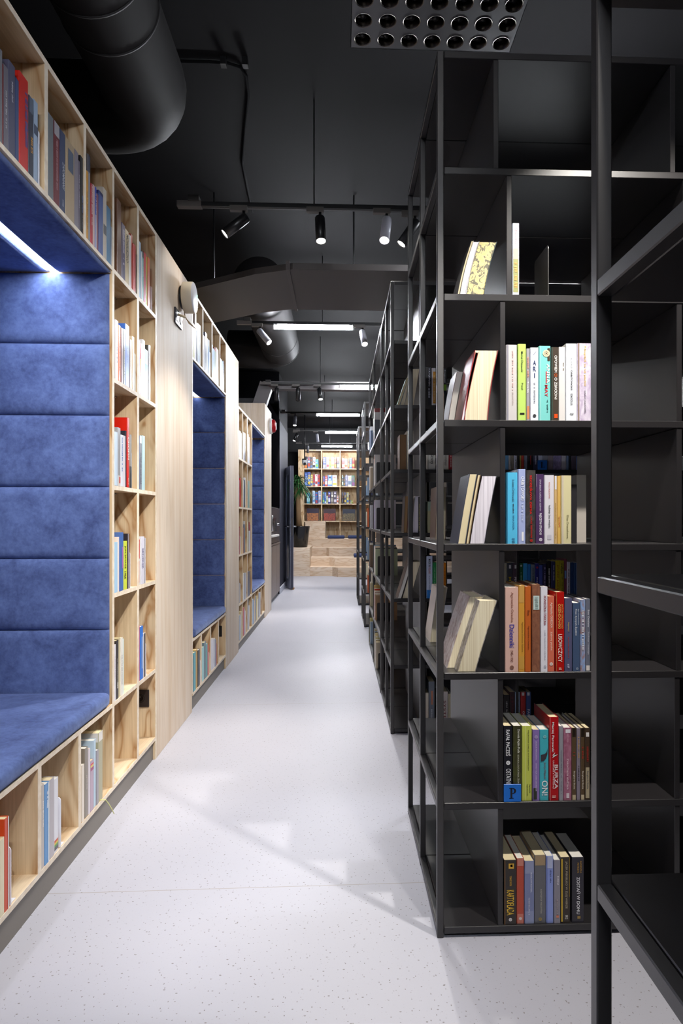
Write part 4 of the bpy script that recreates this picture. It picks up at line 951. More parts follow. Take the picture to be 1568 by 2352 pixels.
# dark bookends and lying things in the front bookcase
bookend((.5765, 1.70, 1.778), 0, .006, .146, '2c2a2a', 'lone black bookend on the nearly empty second tier')
bookend((.283, 1.705, 1.43), 0, .006, .082, '4a3a2c', 'small dark bookend beside the end post, third tier')
bookend((.648, 1.745, 1.087), 0, .004, .155, '161516', 'black bookend right of the cream book, fourth tier')
c_, p_ = book_meshes(.022, .17, .13, '2c2a2e', []); put_book(c_, p_, (.668, 1.77, 1.087), 0, 'dark book set back behind the black bookend, fourth tier', 'novels in the front black bookcase')
c_, p_ = book_meshes(.03, .2, .13, 'b8b0a8', []); put_book(c_, p_, (.70, 1.80, 1.087), 0, 'pale grey book set back beside the steel post, fourth tier', 'novels in the front black bookcase')
bookend((.660, 1.86, .731), 0, .005, .21, '3a4250', 'tall grey bookend behind the last spines, fifth tier')
# blue letter tabs
def tab(x, y, z, s, ch, label):
    t = thing('letter_tab', (x, y, z), label, 'sign', 'blue letter tabs')
    mb = BX(x, x+s, y, y+.003, z, z+s, paint('1f6fd0', .3), .0008, 1)
    ink = paint('141420', .4); q = lambda a, c: (x+s*a, y-.0004, z+s*c)
    def bar(a0, a1, c0, c1): mb.face([q(a0, c0), q(a1, c0), q(a1, c1), q(a0, c1)], ink)
    bar(.38, .49, .2, .8); bar(.31, .57, .2, .235)
    if ch == 'P':                                                       # serif capital: stem, feet and bowl
        bar(.31, .49, .765, .8); arc = [(math.cos(-pi/2+pi*k/10), math.sin(-pi/2+pi*k/10)) for k in range(11)]
        o_ = [(.49+.22*a, .63+.17*c) for a, c in arc]; i_ = [(.49+.10*a, .63+.13*c) for a, c in arc]
        mb.mesh([q(*p) for p in o_+i_], [(k, k+1, 12+k, 11+k) for k in range(10)], ink)
    else:
        bar(.31, .56, .765, .8); bar(.57, .72, .2, .235); mb.face([q(.66, .235), q(.72, .235), q(.735, .38), q(.71, .38)], ink)
    part('plate', mb, t)
tab(.4532, 1.6902, .3722, .0485, 'P', 'blue tab lettered P at the foot of the sixth tier')
tab(1.076, 3.3185, 1.4302, .052, 'L', 'blue tab lettered L on the bookcase behind')
# ---------------------------------------------------------------- lights hung from the ceiling
TUBEM = glow('tube_light', WHITE, TUBE); LENS = glow('spot_lens', WARM, 25.0)
TZ = 2.9
def track(name_y, x0, x1, label):
    t = thing('light_track', (x0, name_y, TZ), label, 'light track', 'black light tracks'); y = name_y
    part('rail', BX(x0, x1, y-.016, y+.016, TZ-.012, TZ+.012, DARK).box(x0, x1, y-.004, y+.004, TZ-.0135, TZ-.0115, paint('2c2a2a', .5)), t)
    part('end_feed', BX(x0-.002, x0+.13, y-.019, y+.019, TZ-.016, TZ+.016, paint('5c5654', .5)), t)
    part('junction_box', BX(x0+.06, x0+.12, y-.03, y+.03, TZ+.012, TZ+.04, paint('3c3a3a', .6)), t)
    k = x0+.75
    while k < x1: part('hanger', MB().tube([(k, y, TZ+.012), (k, y, CZ)], .004, DARK, 8), t); k += 1.3
def tube_light(x, y, label, ln=.70):
    t = thing('tube_light', (x, y, TZ-.05), label, 'lamp', 'white tube lights'); z = TZ-.034
    part('tube', MB().tube([(x, y, z), (x+ln, y, z)], .019, TUBEM, 16), t, 'glowing white tube')
    for a, b in ((x-.012, x+.004), (x+ln-.004, x+ln+.012)): part('end_cap', MB().tube([(a, y, z), (b, y, z)], .0205, paint('b8b6b4', .4), 16), t)
    for q in (x+.02, x+ln-.02): part('clip', BX(q-.015, q+.015, y-.012, y+.012, z+.016, TZ-.012, DARK), t)
def spot(x, y, d, label, on=True, power=1.0, body='1c1c1e', cone=70, lens=None):
    """track spot: adapter, arm, cylinder head aimed along d"""
    t = thing('track_spot', (x, y, TZ-.013), label, 'lamp', 'track spotlights'); d = Vector(d).normalized()
    part('adapter', BX(x-.075, x+.02, y-.014, y+.014, TZ-.04, TZ-.013, paint('57524f', .5)), t)
    piv = Vector((x, y, TZ-.085))
    part('arm', MB().tube([(x, y, TZ-.04), (x, y, TZ-.085)], .008, DARK, 10), t)
    a = piv-d*.02; b = piv+d*.14
    part('head', MB().lathe(a, d, [(0, 0), (0, .026), (.004, .028), (.16, .028), (.16, .0255), (.154, .0255)], paint(body, .35), 28), t)
    part('lens', MB().lathe(a+d*.1535, d, [(0, .0256), (.0008, 0)], LENS if on else paint('2a2a2c', .3), 24), t)
    if on and power:
        L = bpy.data.lights.new('spot_beam', 'SPOT'); L.energy = SPOT*power; L.color = WARM; L.spot_size = math.radians(cone); L.spot_blend = .55; L.shadow_soft_size = .025
        o = bpy.data.objects.new('spot_beam', L); COL.objects.link(o); o.parent = t; p = b+d*.02-WL[t.name]
        o.location = p; o.rotation_euler = d.to_track_quat('-Z', 'Y').to_euler()
yT = [-.9, 1.05, 3.445, 5.475, 7.87, 9.97, 11.94, 14.17]
track(yT[2], -.894, 2.2, 'black light track nearest the viewer, carrying three spotlights')
spot(-.53, yT[2]-.02, (-.72, -.15, -.66), 'black spotlight turned to the left, first on the nearest track', True, .05)
spot(-.11, yT[2]-.02, (.05, -.3, -.95), 'black spotlight pointing straight down, middle of the nearest track')
spot(.26, yT[2]-.02, (-.12, -.38, -.9), 'silver spotlight by the black bookcases, nearest track', True, 1, 'b8b8c4')
spot(.42, yT[2], (-1.31, -.1, -1.95), 'added spotlight beyond the bookcase top, brightening the broad plywood pillar', True, 1.9, cone=56)  # added lamp, washes the broad pillar with extra light
tube_light(.75, yT[2], 'added white tube light, hidden over the gap behind the front black bookcase')  # hidden tube put in to light the second bookcase's front
track(yT[3], -.904, 2.2, 'second light track, with the longest tube light')
tube_light(-.584, yT[3], 'biggest white tube light seen, on the second track')
spot(-.70, yT[3]-.02, (.55, -.25, -.7), 'silver spotlight left of the biggest tube light', True, .8, '8c8c94')
spot(.20, yT[3]-.02, (.12, -.5, -.86), 'silver spotlight right of the biggest tube light', True, 1.5, 'b4b4bc')
spot(.5, yT[3], (-1.4, -.15, -2.0), 'added spotlight beyond the bookcase top, brightening the second plywood pillar', True, .6, cone=54)  # extra lamp put in to lift the second pillar
track(yT[4], -1.0, 2.2, 'third light track, beside the grey duct')
tube_light(-.002, yT[4], 'white tube light on the third track, cut by the bookcase', .75)
for x, lb in ((-.80, 'unlit black spotlight, first on the third track'), (-.53, 'unlit black spotlight, second on the third track')): spot(x, yT[4]-.02, (0, 0, -1), lb, False)
spot(-.26, yT[4]-.02, (.12, -.35, -.9), 'lit black spotlight on the third track', True, 2.4)
track(yT[5], -.998, 2.2, 'fourth light track, beyond the third'); tube_light(-.38, yT[5], 'white tube light on the fourth track')
spot(-.72, yT[5]-.02, (-.02, -.3, -.95), 'lit spotlight on the fourth track', True, 2.2, '4a4a52')
track(yT[6], -.9, 2.2, 'fifth light track, beyond the fourth'); tube_light(-.28, yT[6], 'white tube light on the fifth track')
spot(-.83, yT[6]-.02, (-.35, -.3, -.9), 'lit spotlight left on the fifth track', True, 1.8); spot(-.44, yT[6]-.02, (.1, .1, -1), 'slim grey spotlight on the fifth track', True, 1.8, '8c8c98')
track(yT[7], -.5, 2.2, 'short light track over the plywood steps')
track(yT[7]-.3, -.98, 2.2, 'last light track, before the game shelf'); tube_light(-.42, yT[7], 'farthest white tube light, before the game shelf')
spot(-.72, yT[7]-.32, (0, .2, -1), 'grey spotlight before the game shelf', True, .5, '5c5c64')
# unseen tracks repeat the spacing; most of their lamps are added for brightness
track(yT[1], -.9, 2.2, 'light track over the front bookcase, above the picture')
spot(.95, yT[1]-.02, (-.22, .62, -1.45), 'first spotlight aimed at the front black bookcase, above the picture', True, 2.6, cone=62)
spot(.45, yT[1]-.02, (.05, .5, -1.6), 'second spotlight aimed at the front black bookcase, above the picture', True, 1.0, cone=54)
spot(.05, yT[1], (-.85, 1.0, -1.9), 'added unseen spotlight above the picture, brightening the plywood columns', True, 1.3, cone=54)  # added fill for the shelf columns
spot(.25, yT[1], (-1.14, 2.35, -2.05), 'added unseen spotlight above the picture, brightening the broad plywood pillar', True, 2.0, cone=52)  # added wall wash for the broad pillar
track(yT[0], -.9, 2.2, 'light track behind the viewer')
tube_light(-.45, yT[0], 'added unseen tube light behind the viewer');  # invented tube, gives general fill from behind
spot(.3, yT[0], (-1.2, 3.3, -2.0), 'added unseen spotlight behind the viewer, brightening the plywood', True, 2.2, cone=48)  # invented spot, fills the niche and columns from behind
# square louvre luminaire with 49 cups
def louvre():
    n = 7; p = .0895; x0, y1 = .042, 2.41; z = 3.0; S = n*p
    t = thing('louvre_luminaire', (x0, y1-S, z), 'square black ceiling luminaire with rows of round cups, unlit', 'lamp')
    LV = paint('5c5c5e', .3, .3); mb = MB(); R = .030; seg = 16
    for i in range(n):
        for j in range(n):
            cx_, cy_ = x0+p*(i+.5), y1-p*(j+.5); vs = []; h = p/2
            for k in range(seg):
                a = 2*pi*(k+.5)/seg; q = h/max(abs(math.cos(a)), abs(math.sin(a)))
                vs += [(cx_+R*math.cos(a), cy_+R*math.sin(a), z), (cx_+q*math.cos(a), cy_+q*math.sin(a), z)]
            mb.mesh(vs, [(2*k, 2*k+1, (2*k+3) % (2*seg), (2*k+2) % (2*seg)) for k in range(seg)], LV)
            cs = [(cx_+sx*h, cy_+sy*h, z) for sx in (-1, 1) for sy in (-1, 1)]
            for sx in (-1, 1):
                for sy in (-1, 1):
                    c1 = (cx_+sx*h, cy_+sy*h, z); a1 = 2*pi*.5/seg
                    pts = [v for v in vs[1::2] if (v[0]-cx_)*sx > h*.6 and (v[1]-cy_)*sy > h*.6]
                    if len(pts) >= 2: mb.face([pts[0], c1, pts[1]], LV)
    mb.box(x0, x0+S, y1-S, y1, z+.07, z+.1, LV); mb.box(x0, x0+.002, y1-S, y1, z, z+.07, LV); mb.box(x0+S-.002, x0+S, y1-S, y1, z, z+.07, LV)
    mb.box(x0, x0+S, y1-.002, y1, z, z+.07, LV); mb.box(x0, x0+S, y1-S, y1-S+.002, z, z+.07, LV)
    part('plate', mb, t); cup = paint('5c5650', .34, 1.)
    for i in range(n):
        for j in range(n):
            cx_, cy_ = x0+p*(i+.5), y1-p*(j+.5)
            c = part('cup', MB().lathe((cx_, cy_, z), (0, 0, 1), [(-.001, R+.0035), (.0002, R), (.02, R*.94), (.04, R*.72), (.055, R*.3), (.056, 0)], cup, 16), t)
            if j < 4: part('lamp_holder', MB().tube([(cx_-R*.9, cy_, z+.016), (cx_+.004, cy_+.004, z+.02)], .007, DARK, 8).lathe((cx_, cy_, z+.012), (0, 0, 1), [(0, 0), (0, .011), (.03, .011)], DARK, 10), c)
    for sx in (.1, S-.1): part('hanger', MB().tube([(x0+sx, y1-.1, z+.1), (x0+sx, y1-.1, CZ)], .004, DARK, 8), t)
louvre()
# ---------------------------------------------------------------- ducts and pipes
def duct(pts, r, rings, label):
    t = thing('round_duct', pts[0], label, 'duct', 'round ventilation ducts')
    part('pipe', MB().tube(pts, r, DUCT, 36), t)
    for y in rings:
        x, z = pts[1][0], pts[1][2]; part('seam_ring', MB().lathe((x, y-.004, z), (0, 1, 0), [(0, r-.002), (0, r+.0035), (.008, r+.0035), (.008, r-.002)], paint('1c1a1c', .6), 40), t)
def bend(x, z, y0, y1, rb, dx):
    p = [(x, y0, z), (x, y0+.2, z), (x, y1, z)]
    for k in range(1, 9): a = pi/2*k/8; p.append((x-rb*(1-math.cos(a))*dx, y1+rb*math.sin(a), z))
    p.append((x-rb*dx-.4*dx, y1+rb, z)); return p
duct(bend(-.89, 3.14, .2, 2.8, .22, 1), .19, (2.24, 2.42), 'big round black duct over the first plywood niche')
duct(bend(-.68, 3.155, 5.2, 7.05, .2, 1), .215, (6.72, 7.2-.1), 'round black duct behind the biggest tube light')
t = thing('flat_duct', (-.3, 4.2, 2.75), 'wide flat black duct crossing under the ceiling', 'duct')
part('casing', MB().prism([(-1.55, 4.62), (-.55, 4.02), (-.30, 3.93), (.55, 3.93), (2.0, 3.93), (2.0, 4.68), (.55, 4.68), (-.38, 4.68), (-.6, 4.76), (-1.55, 5.35)], 2.75, 2.79, paint('464140', .6)), t)
for x in (-.33, .52): part('flange', BX(x-.012, x+.012, 3.915, 4.70, 2.742, 2.80, paint('4c4646', .6)), t)
for x in (-.9, .1, 1.2): part('hanger', MB().tube([(x, 4.45, 2.78), (x, 4.45, CZ)], .006, DARK, 8), t)
t = thing('square_duct', (-.95, 7.98, 2.84), 'grey square duct with a slanted leg going down behind the niche', 'duct'); GD = paint('6a6567', .6)
part('run', BX(-.98, 2.0, 7.95, 8.08, 2.845, 2.945, GD), t)
part('leg', MB().mesh([(-1.02, 7.95, 2.95), (-.88, 7.95, 2.845), (-1.06, 7.95, 2.3), (-1.24, 7.95, 2.3), (-1.02, 8.08, 2.95), (-.88, 8.08, 2.845), (-1.06, 8.08, 2.3), (-1.24, 8.08, 2.3)],
     [(0, 1, 2, 3), (7, 6, 5, 4), (0, 4, 5, 1), (1, 5, 6, 2), (2, 6, 7, 3), (3, 7, 4, 0)], GD), t)
t = thing('ceiling_cable', (-.5, 2.8, 3.19), 'black cable clipped along the ceiling beside the round duct', 'cable')
part('cable', MB().tube([(-1.0, 3.17, 3.49), (-.66, 3.17, 3.49), (-.57, 3.175, 3.49), (-.515, 3.2, 3.49), (-.492, 3.26, 3.49), (-.50, 3.4, 3.49), (-.56, 3.68, 3.49), (-.635, 4.05, 3.49), (-.66, 4.7, 3.49)], .008, paint('101012', .9, 0, .1), 10), t)
for x, y in ((-.59, 3.155), (-.48, 3.155)): part('clip', BX(x-.014, x+.014, y-.017, y+.017, 3.46, 3.5, DARK), t)
# ---------------------------------------------------------------- devices on the plywood
def router():
    y, z = 3.5, 2.405; t = thing('wall_device', (XF, y, z), 'round white wireless device on the plywood pillar', 'device')
    part('mount', MB().lathe((XF, y, z), (1, 0, 0), [(0, .062), (.016, .06), (.016, 0)], paint('141416', .5), 32), t)
    part('body', MB().lathe((XF+.016, y, z), (1, 0, 0), [(0, .05), (.0, .082), (.004, .085), (.052, .085), (.056, .083)], paint('d8cdb8', .45), 40), t)
    part('face', MB().lathe((XF+.071, y, z), (1, 0, 0), [(0, .0835), (.0025, .081), (.003, 0)], paint('d4d4dc', .4), 40), t)
    part('indicator', BX(XF+.073, XF+.0752, y+.058, y+.066, z+.012, z+.036, glow('green_indicator', (.3, 1, .6), 2.0)), t)
router()
t = thing('socket_plate', (XF, 3.41, 2.26), 'black double socket on the plywood pillar under the round white device', 'socket')
mb = BX(XF, XF+.009, 3.345, 3.49, 2.218, 2.302, paint('23222a', .3), .003, 2); part('frame', mb, t)
part('insert', BX(XF+.009, XF+.0115, 3.358, 3.412, 2.233, 2.287, paint('b8bac4', .3), .002, 1), t)
part('socket', MB().lathe((XF+.009, 3.452, 2.26), (1, 0, 0), [(.003, .0), (.001, .019), (.003, .024), (.0, .026)], paint('101014', .4), 24), t)
t = thing('cable', (XF, 3.45, 2.3), 'thin beige cable from the round device to the socket', 'cable')
part('cord', MB().tube([(XF+.02, 3.47, 2.335), (XF+.022, 3.49, 2.30), (XF+.035, 3.525, 2.27), (XF+.06, 3.56, 2.255), (XF+.066, 3.565, 2.25), (XF+.05, 3.51, 2.262), (XF+.04, 3.44, 2.268)], .0028, paint('b79f7c', .6), 10), t)
part('plug', MB().tube([(XF+.011, 3.385, 2.272), (XF+.04, 3.42, 2.270)], .007, paint('cbb893', .5), 12), t)
t = thing('socket_plate', (-.93, 3.012, .30), 'dark single socket inside the bottom of the right plywood column', 'socket')
part('frame', BX(-1.0, -.918, 3.004, 3.0125, .255, .338, paint('2c2422', .4), .002, 1), t)
part('socket', MB().lathe((-.958, 3.0045, .297), (0, -1, 0), [(.002, 0), (.0, .018), (.003, .021), (.0, .023)], paint('141010', .4), 26), t)
part('earth_pin', MB().lathe((-.958, 3.004, .306), (0, -1, 0), [(0, .0022), (.006, .0022), (.007, 0)], CHROME, 10), t)
t = thing('socket_plate', (-.93, 4.846, .29), 'black socket inside the last cubby under the second blue seat', 'socket')
part('frame', BX(-1.0, -.918, 4.840, 4.8475, .25, .335, DARK, .002, 1), t)
t = thing('alarm_sounder', (XF, 7.9, 2.34), 'red and white round alarm sounder on the last plywood pillar', 'alarm')
part('base', MB().lathe((XF, 7.9, 2.36), (1, 0, 0), [(0, .1), (.02, .1), (.03, .09), (.03, 0)], WHITE_P, 28), t)
part('dome', MB().lathe((XF+.03, 7.9, 2.36), (1, 0, 0), [(0, .085), (.03, .08), (.045, .05), (.048, 0)], paint('a01018', .35), 28), t, 'red dome')
solo('ribbon', MB().tube([(-.905, 2.33, .112), (-.885, 2.335, .111), (-.878, 2.35, .104), (-.874, 2.37, .08), (-.873, 2.40, .045), (-.872, 2.42, .018)], .0016, paint('d8d890', .6), 6), (-.88, 2.35, .11), 'thin yellow bookmark ribbon hanging out of the third cubby', 'ribbon')
# ---------------------------------------------------------------- kitchen niche and open door
t = thing('kitchen_cabinet', (-.94, 8.07, 0), 'dark tall kitchen cabinet with brown lower doors', 'cabinet')
part('body', BX(-1.55, -.965, 8.07, 9.74, .0, 2.75, paint('1c1a20', .45)), t)
LB = paint('85766e', .4)
for a, b in ((8.08, 8.62), (8.63, 9.2), (9.21, 9.73)): part('door', BX(-.965, -.944, a, b, .06, .80, LB, .002, 1), t)
part('worktop', BX(-1.55, -.938, 8.07, 9.74, .805, .83, paint('6e625c', .4)), t)
part('upper_front', BX(-.965, -.945, 8.08, 9.73, 1.36, 2.74, paint('0b0a0c', .9, 0, 0.)), t)
t = thing('oven', (-.94, 8.9, .84), 'built-in oven with a steel handle above the brown doors', 'oven')
part('front', BX(-.964, -.942, 8.12, 9.68, .84, 1.345, paint('3c3840', .3), .003, 1), t)
part('window', BX(-.942, -.939, 8.35, 9.2, 1.0, 1.2, paint('2a3038', .12)), t)
part('handle', MB().tube([(-.942, 8.4, 1.02), (-.915, 8.4, 1.02), (-.915, 8.4, 1.22), (-.942, 8.4, 1.22)], .016, CHROME, 10), t)
for y in (9.35, 9.5): part('knob', MB().lathe((-.942, y, 1.1), (1, 0, 0), [(0, .018), (.018, .016), (.018, 0)], CHROME, 14), t)
part('tray', BX(-.96, -.90, 8.3, 9.2, .93, .955, WHITE_P), t)
def leaf_door():
    hx, hy, fx, fy = -1.02, 11.1, -.83, 10.36
    t = thing('door', (hx, hy, 0), 'open grey framed glass door with a steel lever handle', 'door')
    t.rotation_euler = (0, 0, 0)
    u = Vector((fx-hx, fy-hy, 0)); Ln = u.length; u.normalize(); v = Vector((-u.y, u.x, 0))*-1
    if v.y > 0: v = -v
    M = Matrix(((u.x, v.x, 0, hx), (u.y, v.y, 0, hy), (0, 0, 1, 0), (0, 0, 0, 1)))
    def dp(name, mb, par=t, label=None): bmesh.ops.transform(mb.bm, matrix=M, verts=mb.bm.verts); return part(name, mb, par, label)
    FR = paint('b4b6c6', .4)  # light on the leaf's face is put into this pale colour
    fr = MB()
    for a, b, c, d in ((0, .09, .02, 2.08), (Ln-.15, Ln, .02, 2.08), (.09, Ln-.15, .02, .16), (.09, Ln-.15, 1.95, 2.08)): fr.box(a, b, -.055, 0, c, d, FR)
    dp('frame', fr)
    dp('edge_shade', BX(Ln, Ln+.002, -.052, -.003, .02, 2.08, paint('3a3c4c', .4)))  # dark strip paints in the shade on the leaf's edge
    m, n, l, b = newmat('door_glass'); b.inputs['Base Color'].default_value = (.55, .6, .75, 1); b.inputs['Roughness'].default_value = .05; b.inputs['Transmission Weight'].default_value = .75; b.inputs['IOR'].default_value = 1.2
    dp('glass', BX(.09, Ln-.15, -.034, -.022, .16, 1.95, m))
    dp('lock_plate', BX(Ln+.001, Ln+.004, -.04, -.015, .9, 1.2, CHROME))
    for s in (1, -1):
        o = 0 if s > 0 else -.055
        dp('handle', MB().tube([(Ln-.07, o, 1.06), (Ln-.07, o+.05*s, 1.06), (Ln-.085, o+.055*s, 1.06), (Ln-.2, o+.055*s, 1.06)], .011, CHROME, 10).lathe((Ln-.07, o, 1.06), (0, s, 0), [(0, .026), (.008, .026), (.008, 0)], CHROME, 18))
        dp('keyhole', MB().lathe((Ln-.07, o, .96), (0, s, 0), [(0, .024), (.007, .024), (.007, 0)], CHROME, 18))
leaf_door()
solo('door_wedge', BX(-.81, -.77, 10.40, 10.50, 0, .03, paint('a8783c', .6), .004, 2), (-.79, 10.45, 0), 'small brown wedge at the foot of the open door', 'wedge')
# ---------------------------------------------------------------- stepped seating, game shelf, plant
t = thing('stepped_seating', (0, 12.7, 0), 'pale plywood stepped seating in front of the game shelf', 'steps')
for z0, z1, poly in ((0, .19, [(-.039, 12.72), (-.158, 12.92)]), (.19, .37, [(-.10, 13.15), (-.219, 13.32)]), (.37, .555, [(-.237, 13.75), (-.30, 13.88)]), (.555, .742, [(-.84, 14.3)])):
    part('tier', MB().prism([(2.4, poly[0][1])]+poly+[(poly[-1][0], 15.0-.002), (2.4, 15.0-.002)], z0, z1, PLY_X), t)
for y, z0, z1, x1 in ((12.925, 0, .19, -.158), (13.33, .19, .37, -.219), (13.9, .37, .555, -.30)):
    part('stair', BX(-.628, x1-.001, y, 14.99, z0, z1, PLY_X), t)
solo('plywood_plinth', BX(-1.5, -.63, 12.9, 14.29, 0, .59, PLY_X), (-1.1, 12.9, 0), 'pale plywood plinth left of the steps, carrying the plant', 'plinth')
solo('plywood_box', BX(-.83+.02, -.34, 14.45, 14.98, .743, 1.155, PLY_X), (-.6, 14.45, .743), 'plywood box on the top step, before the game shelf', 'box')
def cushion(x, y, z, wd, label): solo('floor_cushion', MB().box(x, x+wd, y, y+.45, z, z+.07, paint('2b3a66', .8), .03, 4, True), (x, y, z), label, 'cushion', 'blue step cushions')
cushion(-.29, 14.35, .7425, .40, 'round-edged blue cushion on the top step, beside the plywood box'); cushion(.19, 14.35, .7425, .42, 'blue cushion on the top step, farther right'); cushion(.30, 13.2, .3705, .4, 'blue cushion on the second step')
def game_shelf():
    t = thing('game_bookcase', (-.96, 15.0, 0), 'plywood bookcase full of board games on the end wall', 'bookcase'); y0, y1 = 15.0, 15.4
    part('side_panel', BX(-1.01, -.868, y0, y1, 0, 2.885, PLY_Z), t)
    xs = (-.444, .004, .46, .92)
    for x in xs: part('divider', BX(x-.012, x+.012, y0, y1, .742, 2.86, PLY_Z), t)
    part('top_board', BX(-.868, .932, y0, y1, 2.86, 2.885, PLY_Y), t); part('back_panel', BX(-.868, .932, y1-.01, y1, .742, 2.86, PLY_Z), t)
    for z in (2.43, 2.0, 1.575, 1.155):
        for a, b in zip((-.868,)+tuple(x+.012 for x in xs[:-1]), [x-.012 for x in xs]): part('shelf', BX(a, b, y0, y1, z-.022, z, PLY_Y), t)
game_shelf()
def game(x0, x1, z, h, a, b, label, d=.26, y=15.03):
    mb = BX(x0, x1, y, y+d, z, z+h, paint(a, .35), .0015, 1)
    e = y-.0006
    r = random.Random(int(x0*9999)); W_ = x1-x0
    def rect(a, c, p, q, m): mb.face([(x0+W_*a, e, z+h*p), (x0+W_*c, e, z+h*p), (x0+W_*c, e, z+h*q), (x0+W_*a, e, z+h*q)], m)
    s = r.uniform(.05, .2); rect(.08, .92, s, s+r.uniform(.15, .35), paint(b, .35))
    q = s+.4; n_ = r.randint(2, 5)
    for k in range(n_):
        rect(r.uniform(.1, .35), r.uniform(.6, .9), q+.5*k/n_, q+.5*(k+r.uniform(.3, .8))/n_, paint(b, .35) if r.random() < .65 else paint(r.choice(('d8d4cc', '2c3048', 'c8a848', '8c3c38')), .35))
    solo('board_game', mb, ((x0+x1)/2, y, z), label, 'board game', 'board games on the shelf')
UX = lambda q: (620+q/6.718-836)/94.2+.592
GAMES = {('top', 'left', 2.43): [(530, 575, 315, '3c3440', 'd87830', 'dark'), (580, 620, 320, '7c8ca8', 'b04030', 'grey blue'), (622, 655, 320, '6c5848', '4c6ca0', 'brown'), (658, 700, 325, 'd8d4d8', '202024', 'white'), (702, 745, 360, '3c8cc8', '7cac40', 'blue and green')],
 ('top', 'middle', 2.43): [(815, 865, 325, '2c3c80', 'b8b8d0', 'navy'), (868, 910, 330, 'd8ccd0', 'b02838', 'white and red'), (912, 940, 385, 'c8b838', '4c8c48', 'yellow'), (942, 990, 328, 'd8d0b0', 'c87838', 'cream'), (994, 1020, 320, '8c2420', 'd8b030', 'dark red'), (1026, 1070, 320, '343440', '8c8c98', 'charcoal')],
 ('top', 'right', 2.43): [(1106, 1148, 335, 'a82420', 'd8c8b8', 'red'), (1150, 1195, 350, 'd0c8b8', 'c85828', 'white and orange'), (1198, 1222, 330, 'b05028', 'e0a050', 'orange'), (1225, 1262, 335, '4c7cb0', 'c8c8b0', 'blue'), (1265, 1302, 330, '981c1c', 'd8a040', 'crimson')],
 ('second', 'left', 2.0): [(535, 583, 555, '2c4c90', '6c8cc0', 'blue'), (585, 622, 553, '3860b0', 'd8b848', 'blue and yellow'), (626, 660, 595, 'd8c060', '3c5ca0', 'yellow'), (664, 692, 590, 'b03028', '3c60a8', 'red and blue'), (694, 732, 588, 'dcd8dc', 'a02828', 'white'), (735, 765, 590, 'b83030', '3858a8', 'red')],
 ('second', 'middle', 2.0): [(817, 843, 615, '2c58b0', 'c06830', 'blue slim'), (846, 885, 612, 'b02428', 'e0d8d8', 'red'), (888, 958, 598, '5c80c0', 'c8d8a0', 'wide blue'), (960, 1030, 598, 'e0dcd4', 'd8b848', 'wide white')],
 ('second', 'right', 2.0): [(1106, 1130, 600, '2c4c40', 'b8c8c0', 'dark green'), (1132, 1155, 625, '28304c', '98702c', 'midnight blue'), (1158, 1195, 605, '7c7c98', '9c9cb4', 'grey purple'), (1198, 1255, 605, 'c8c8dc', '687890', 'pale lilac'), (1260, 1305, 605, '4c7c60', '7c3c78', 'green')],
 ('third', 'left', 1.575): [(565, 615, 875, '2c7c98', 'a0c8d8', 'teal'), (655, 695, 845, 'c0d0e0', '4c80b8', 'white and blue'), (700, 735, 866, '2868b8', 'b84050', 'bright blue'), (745, 793, 845, 'b0b4d0', '6878a8', 'lilac')],
 ('third', 'middle', 1.575): [(811, 838, 866, '3c78a0', '8cc060', 'blue and green'), (840, 865, 868, '2c64b4', 'c0d0e8', 'blue'), (867, 892, 920, 'd8d4cc', '8c9c50', 'short white'), (895, 930, 858, '28388c', 'd8d8e8', 'royal blue'), (935, 978, 855, '5c5450', 'a09890', 'brown grey'), (980, 1025, 852, '4c4058', 'c8c0d0', 'dark purple'), (1028, 1055, 920, 'dcd8dc', 'b85028', 'short white and orange')],
 ('third', 'right', 1.575): [(1106, 1130, 870, '1c1c28', '4c4c60', 'black'), (1143, 1175, 868, '2c3864', 'c8b048', 'navy and yellow'), (1180, 1215, 868, 'c0b058', '3c6cb0', 'yellow and blue'), (1217, 1234, 910, '342c38', '98503c', 'dark slim'), (1236, 1254, 990, '3c80b8', 'd0c048', 'small blue'), (1256, 1275, 990, 'c8c840', '4c8c48', 'small yellow')]}
for (row, bay, z), its in GAMES.items():
    bot = {2.43: 500, 2.0: 770, 1.575: 1043}[z]
    for k, (a, b, v, c1, c2, cn) in enumerate(its):
        game(UX(a)+.001, UX(b)-.001, z, (bot-v)/6.718/94.2, c1, c2, '%s board game, %s from left, %s row, %s bay' % (cn, ORD[k], row, bay))
for a, b, v, c1, c2, lb in ((567, 752, 1112, '2a2038', 'c88040', 'big dark purple board game facing out, left bay of lowest row'), (825, 1012, 1117, '3c2430', 'b84c30', 'big reddish board game facing out, middle bay of lowest row'), (1118, 1312, 1122, '23283a', '8c7a50', 'big dark blue and gold board game facing out, lowest row')):
    x0, x1 = UX(a), UX(b); z = 1.1555; h = (1306-v)/6.718/94.2; mb = BX(x0, x1, 15.06, 15.13, z, z+h, paint(c1, .35), .002, 1)
    mb.face([(x0+.01, 15.0594, z+.01), (x1-.01, 15.0594, z+.01), (x1-.01, 15.0594, z+h*.62), (x0+.01, 15.0594, z+h*.62)], marble(c2, c1)); solo('board_game', mb, ((x0+x1)/2, 15.06, z), lb, 'board game', 'board games on the shelf')
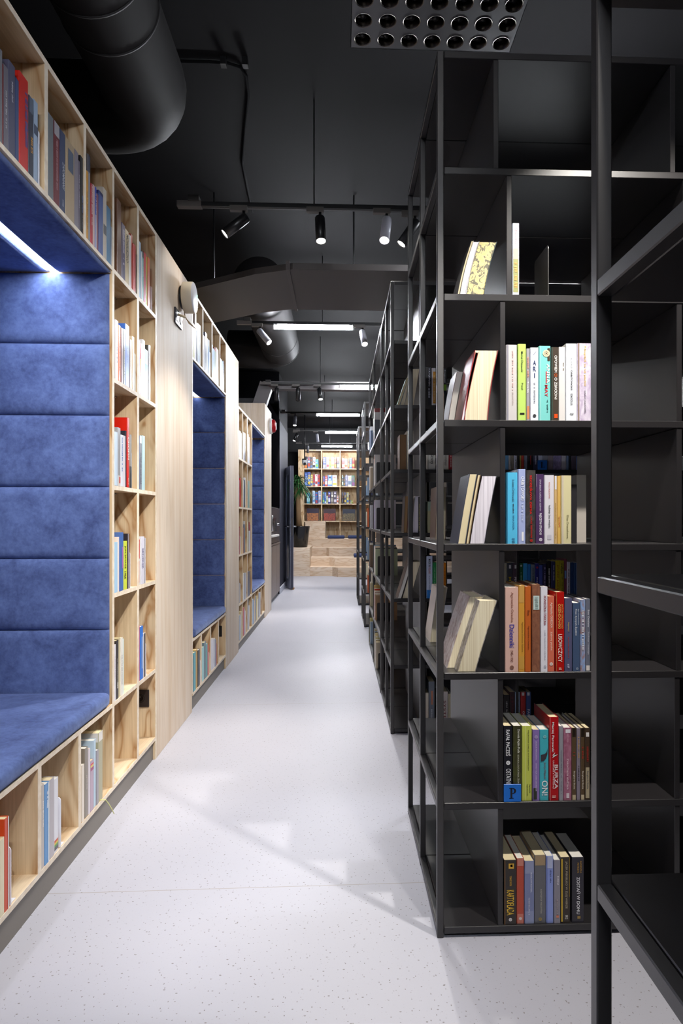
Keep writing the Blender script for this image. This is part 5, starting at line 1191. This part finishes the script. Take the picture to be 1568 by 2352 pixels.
def plant():
    px, py, z = -.845, 13.25, .5905; t = thing('potted_plant', (px, py, z), 'potted plant with drooping green leaves in a glossy black pot', 'plant')
    part('pot', MB().lathe((px, py, z), (0, 0, 1), [(0, 0), (0, .14), (.01, .15), (.44, .2), (.45, .205), (.45, .185), (.4, .18), (.4, 0)], paint('101114', .15), 36), t, 'glossy black pot')
    part('trunk', MB().tube([(px-.03, py, z+.38), (px-.04, py, z+.7), (px-.05, py, z+1.0), (px-.10, py, z+1.28)], [.07, .055, .05, .045], paint('8a6c4c', .8), 12).tube([(px-.05, py, z+1.0), (px+.0, py, z+1.22)], [.04, .03], paint('8a6c4c', .8), 10), t)
    r = random.Random(5); lv = MB(); g = [paint('1f4a24', .5), paint('2c6230', .5), paint('3c7c3c', .5)]
    for cx_, cz_ in ((px-.1, z+1.32), (px+.02, z+1.25), (px-.03, z+1.45)):
        for k in range(60):
            a = r.uniform(0, 2*pi); el = r.uniform(-.1, 1.2); ln = r.uniform(.25, .5); p0 = Vector((cx_, py, cz_)); d = Vector((math.cos(a)*math.cos(el), math.sin(a)*math.cos(el), math.sin(el)))
            sd = d.cross(Vector((0, 0, 1))).normalized(); L_, R_ = [], []
            for q in range(7):
                s = q/6; p = p0+d*ln*s+Vector((0, 0, -.55*ln*s*s*1.6)); wd = .014*(1-s**2)*(.4+min(1, s*4)*.6)
                L_.append(p-sd*wd); R_.append(p+sd*wd)
            lv.mesh(L_+R_, [(q, q+1, 8+q, 7+q) for q in range(6)], r.choice(g), True)
    part('foliage', lv, t)
plant()
t = thing('security_camera', (-.78, 13.7, 2.5), 'white dome camera hanging on a black stalk before the game shelf', 'camera')
part('stalk', MB().tube([(-.78, 13.7, CZ), (-.78, 13.7, 2.53)], .014, DARK, 10), t); part('cap', MB().lathe((-.78, 13.7, 2.53), (0, 0, -1), [(0, 0), (0, .06), (.03, .06)], DARK, 24), t)
part('dome', MB().lathe((-.78, 13.7, 2.5), (0, 0, -1), [(0, .062), (.06, .06), (.1, .045), (.12, 0)], paint('c8c8cc', .3), 24), t); part('lens', MB().lathe((-.775, 13.65, 2.42), (.1, -1, -.3), [(0, .028), (.008, .022), (.01, 0)], DARK, 18), t)
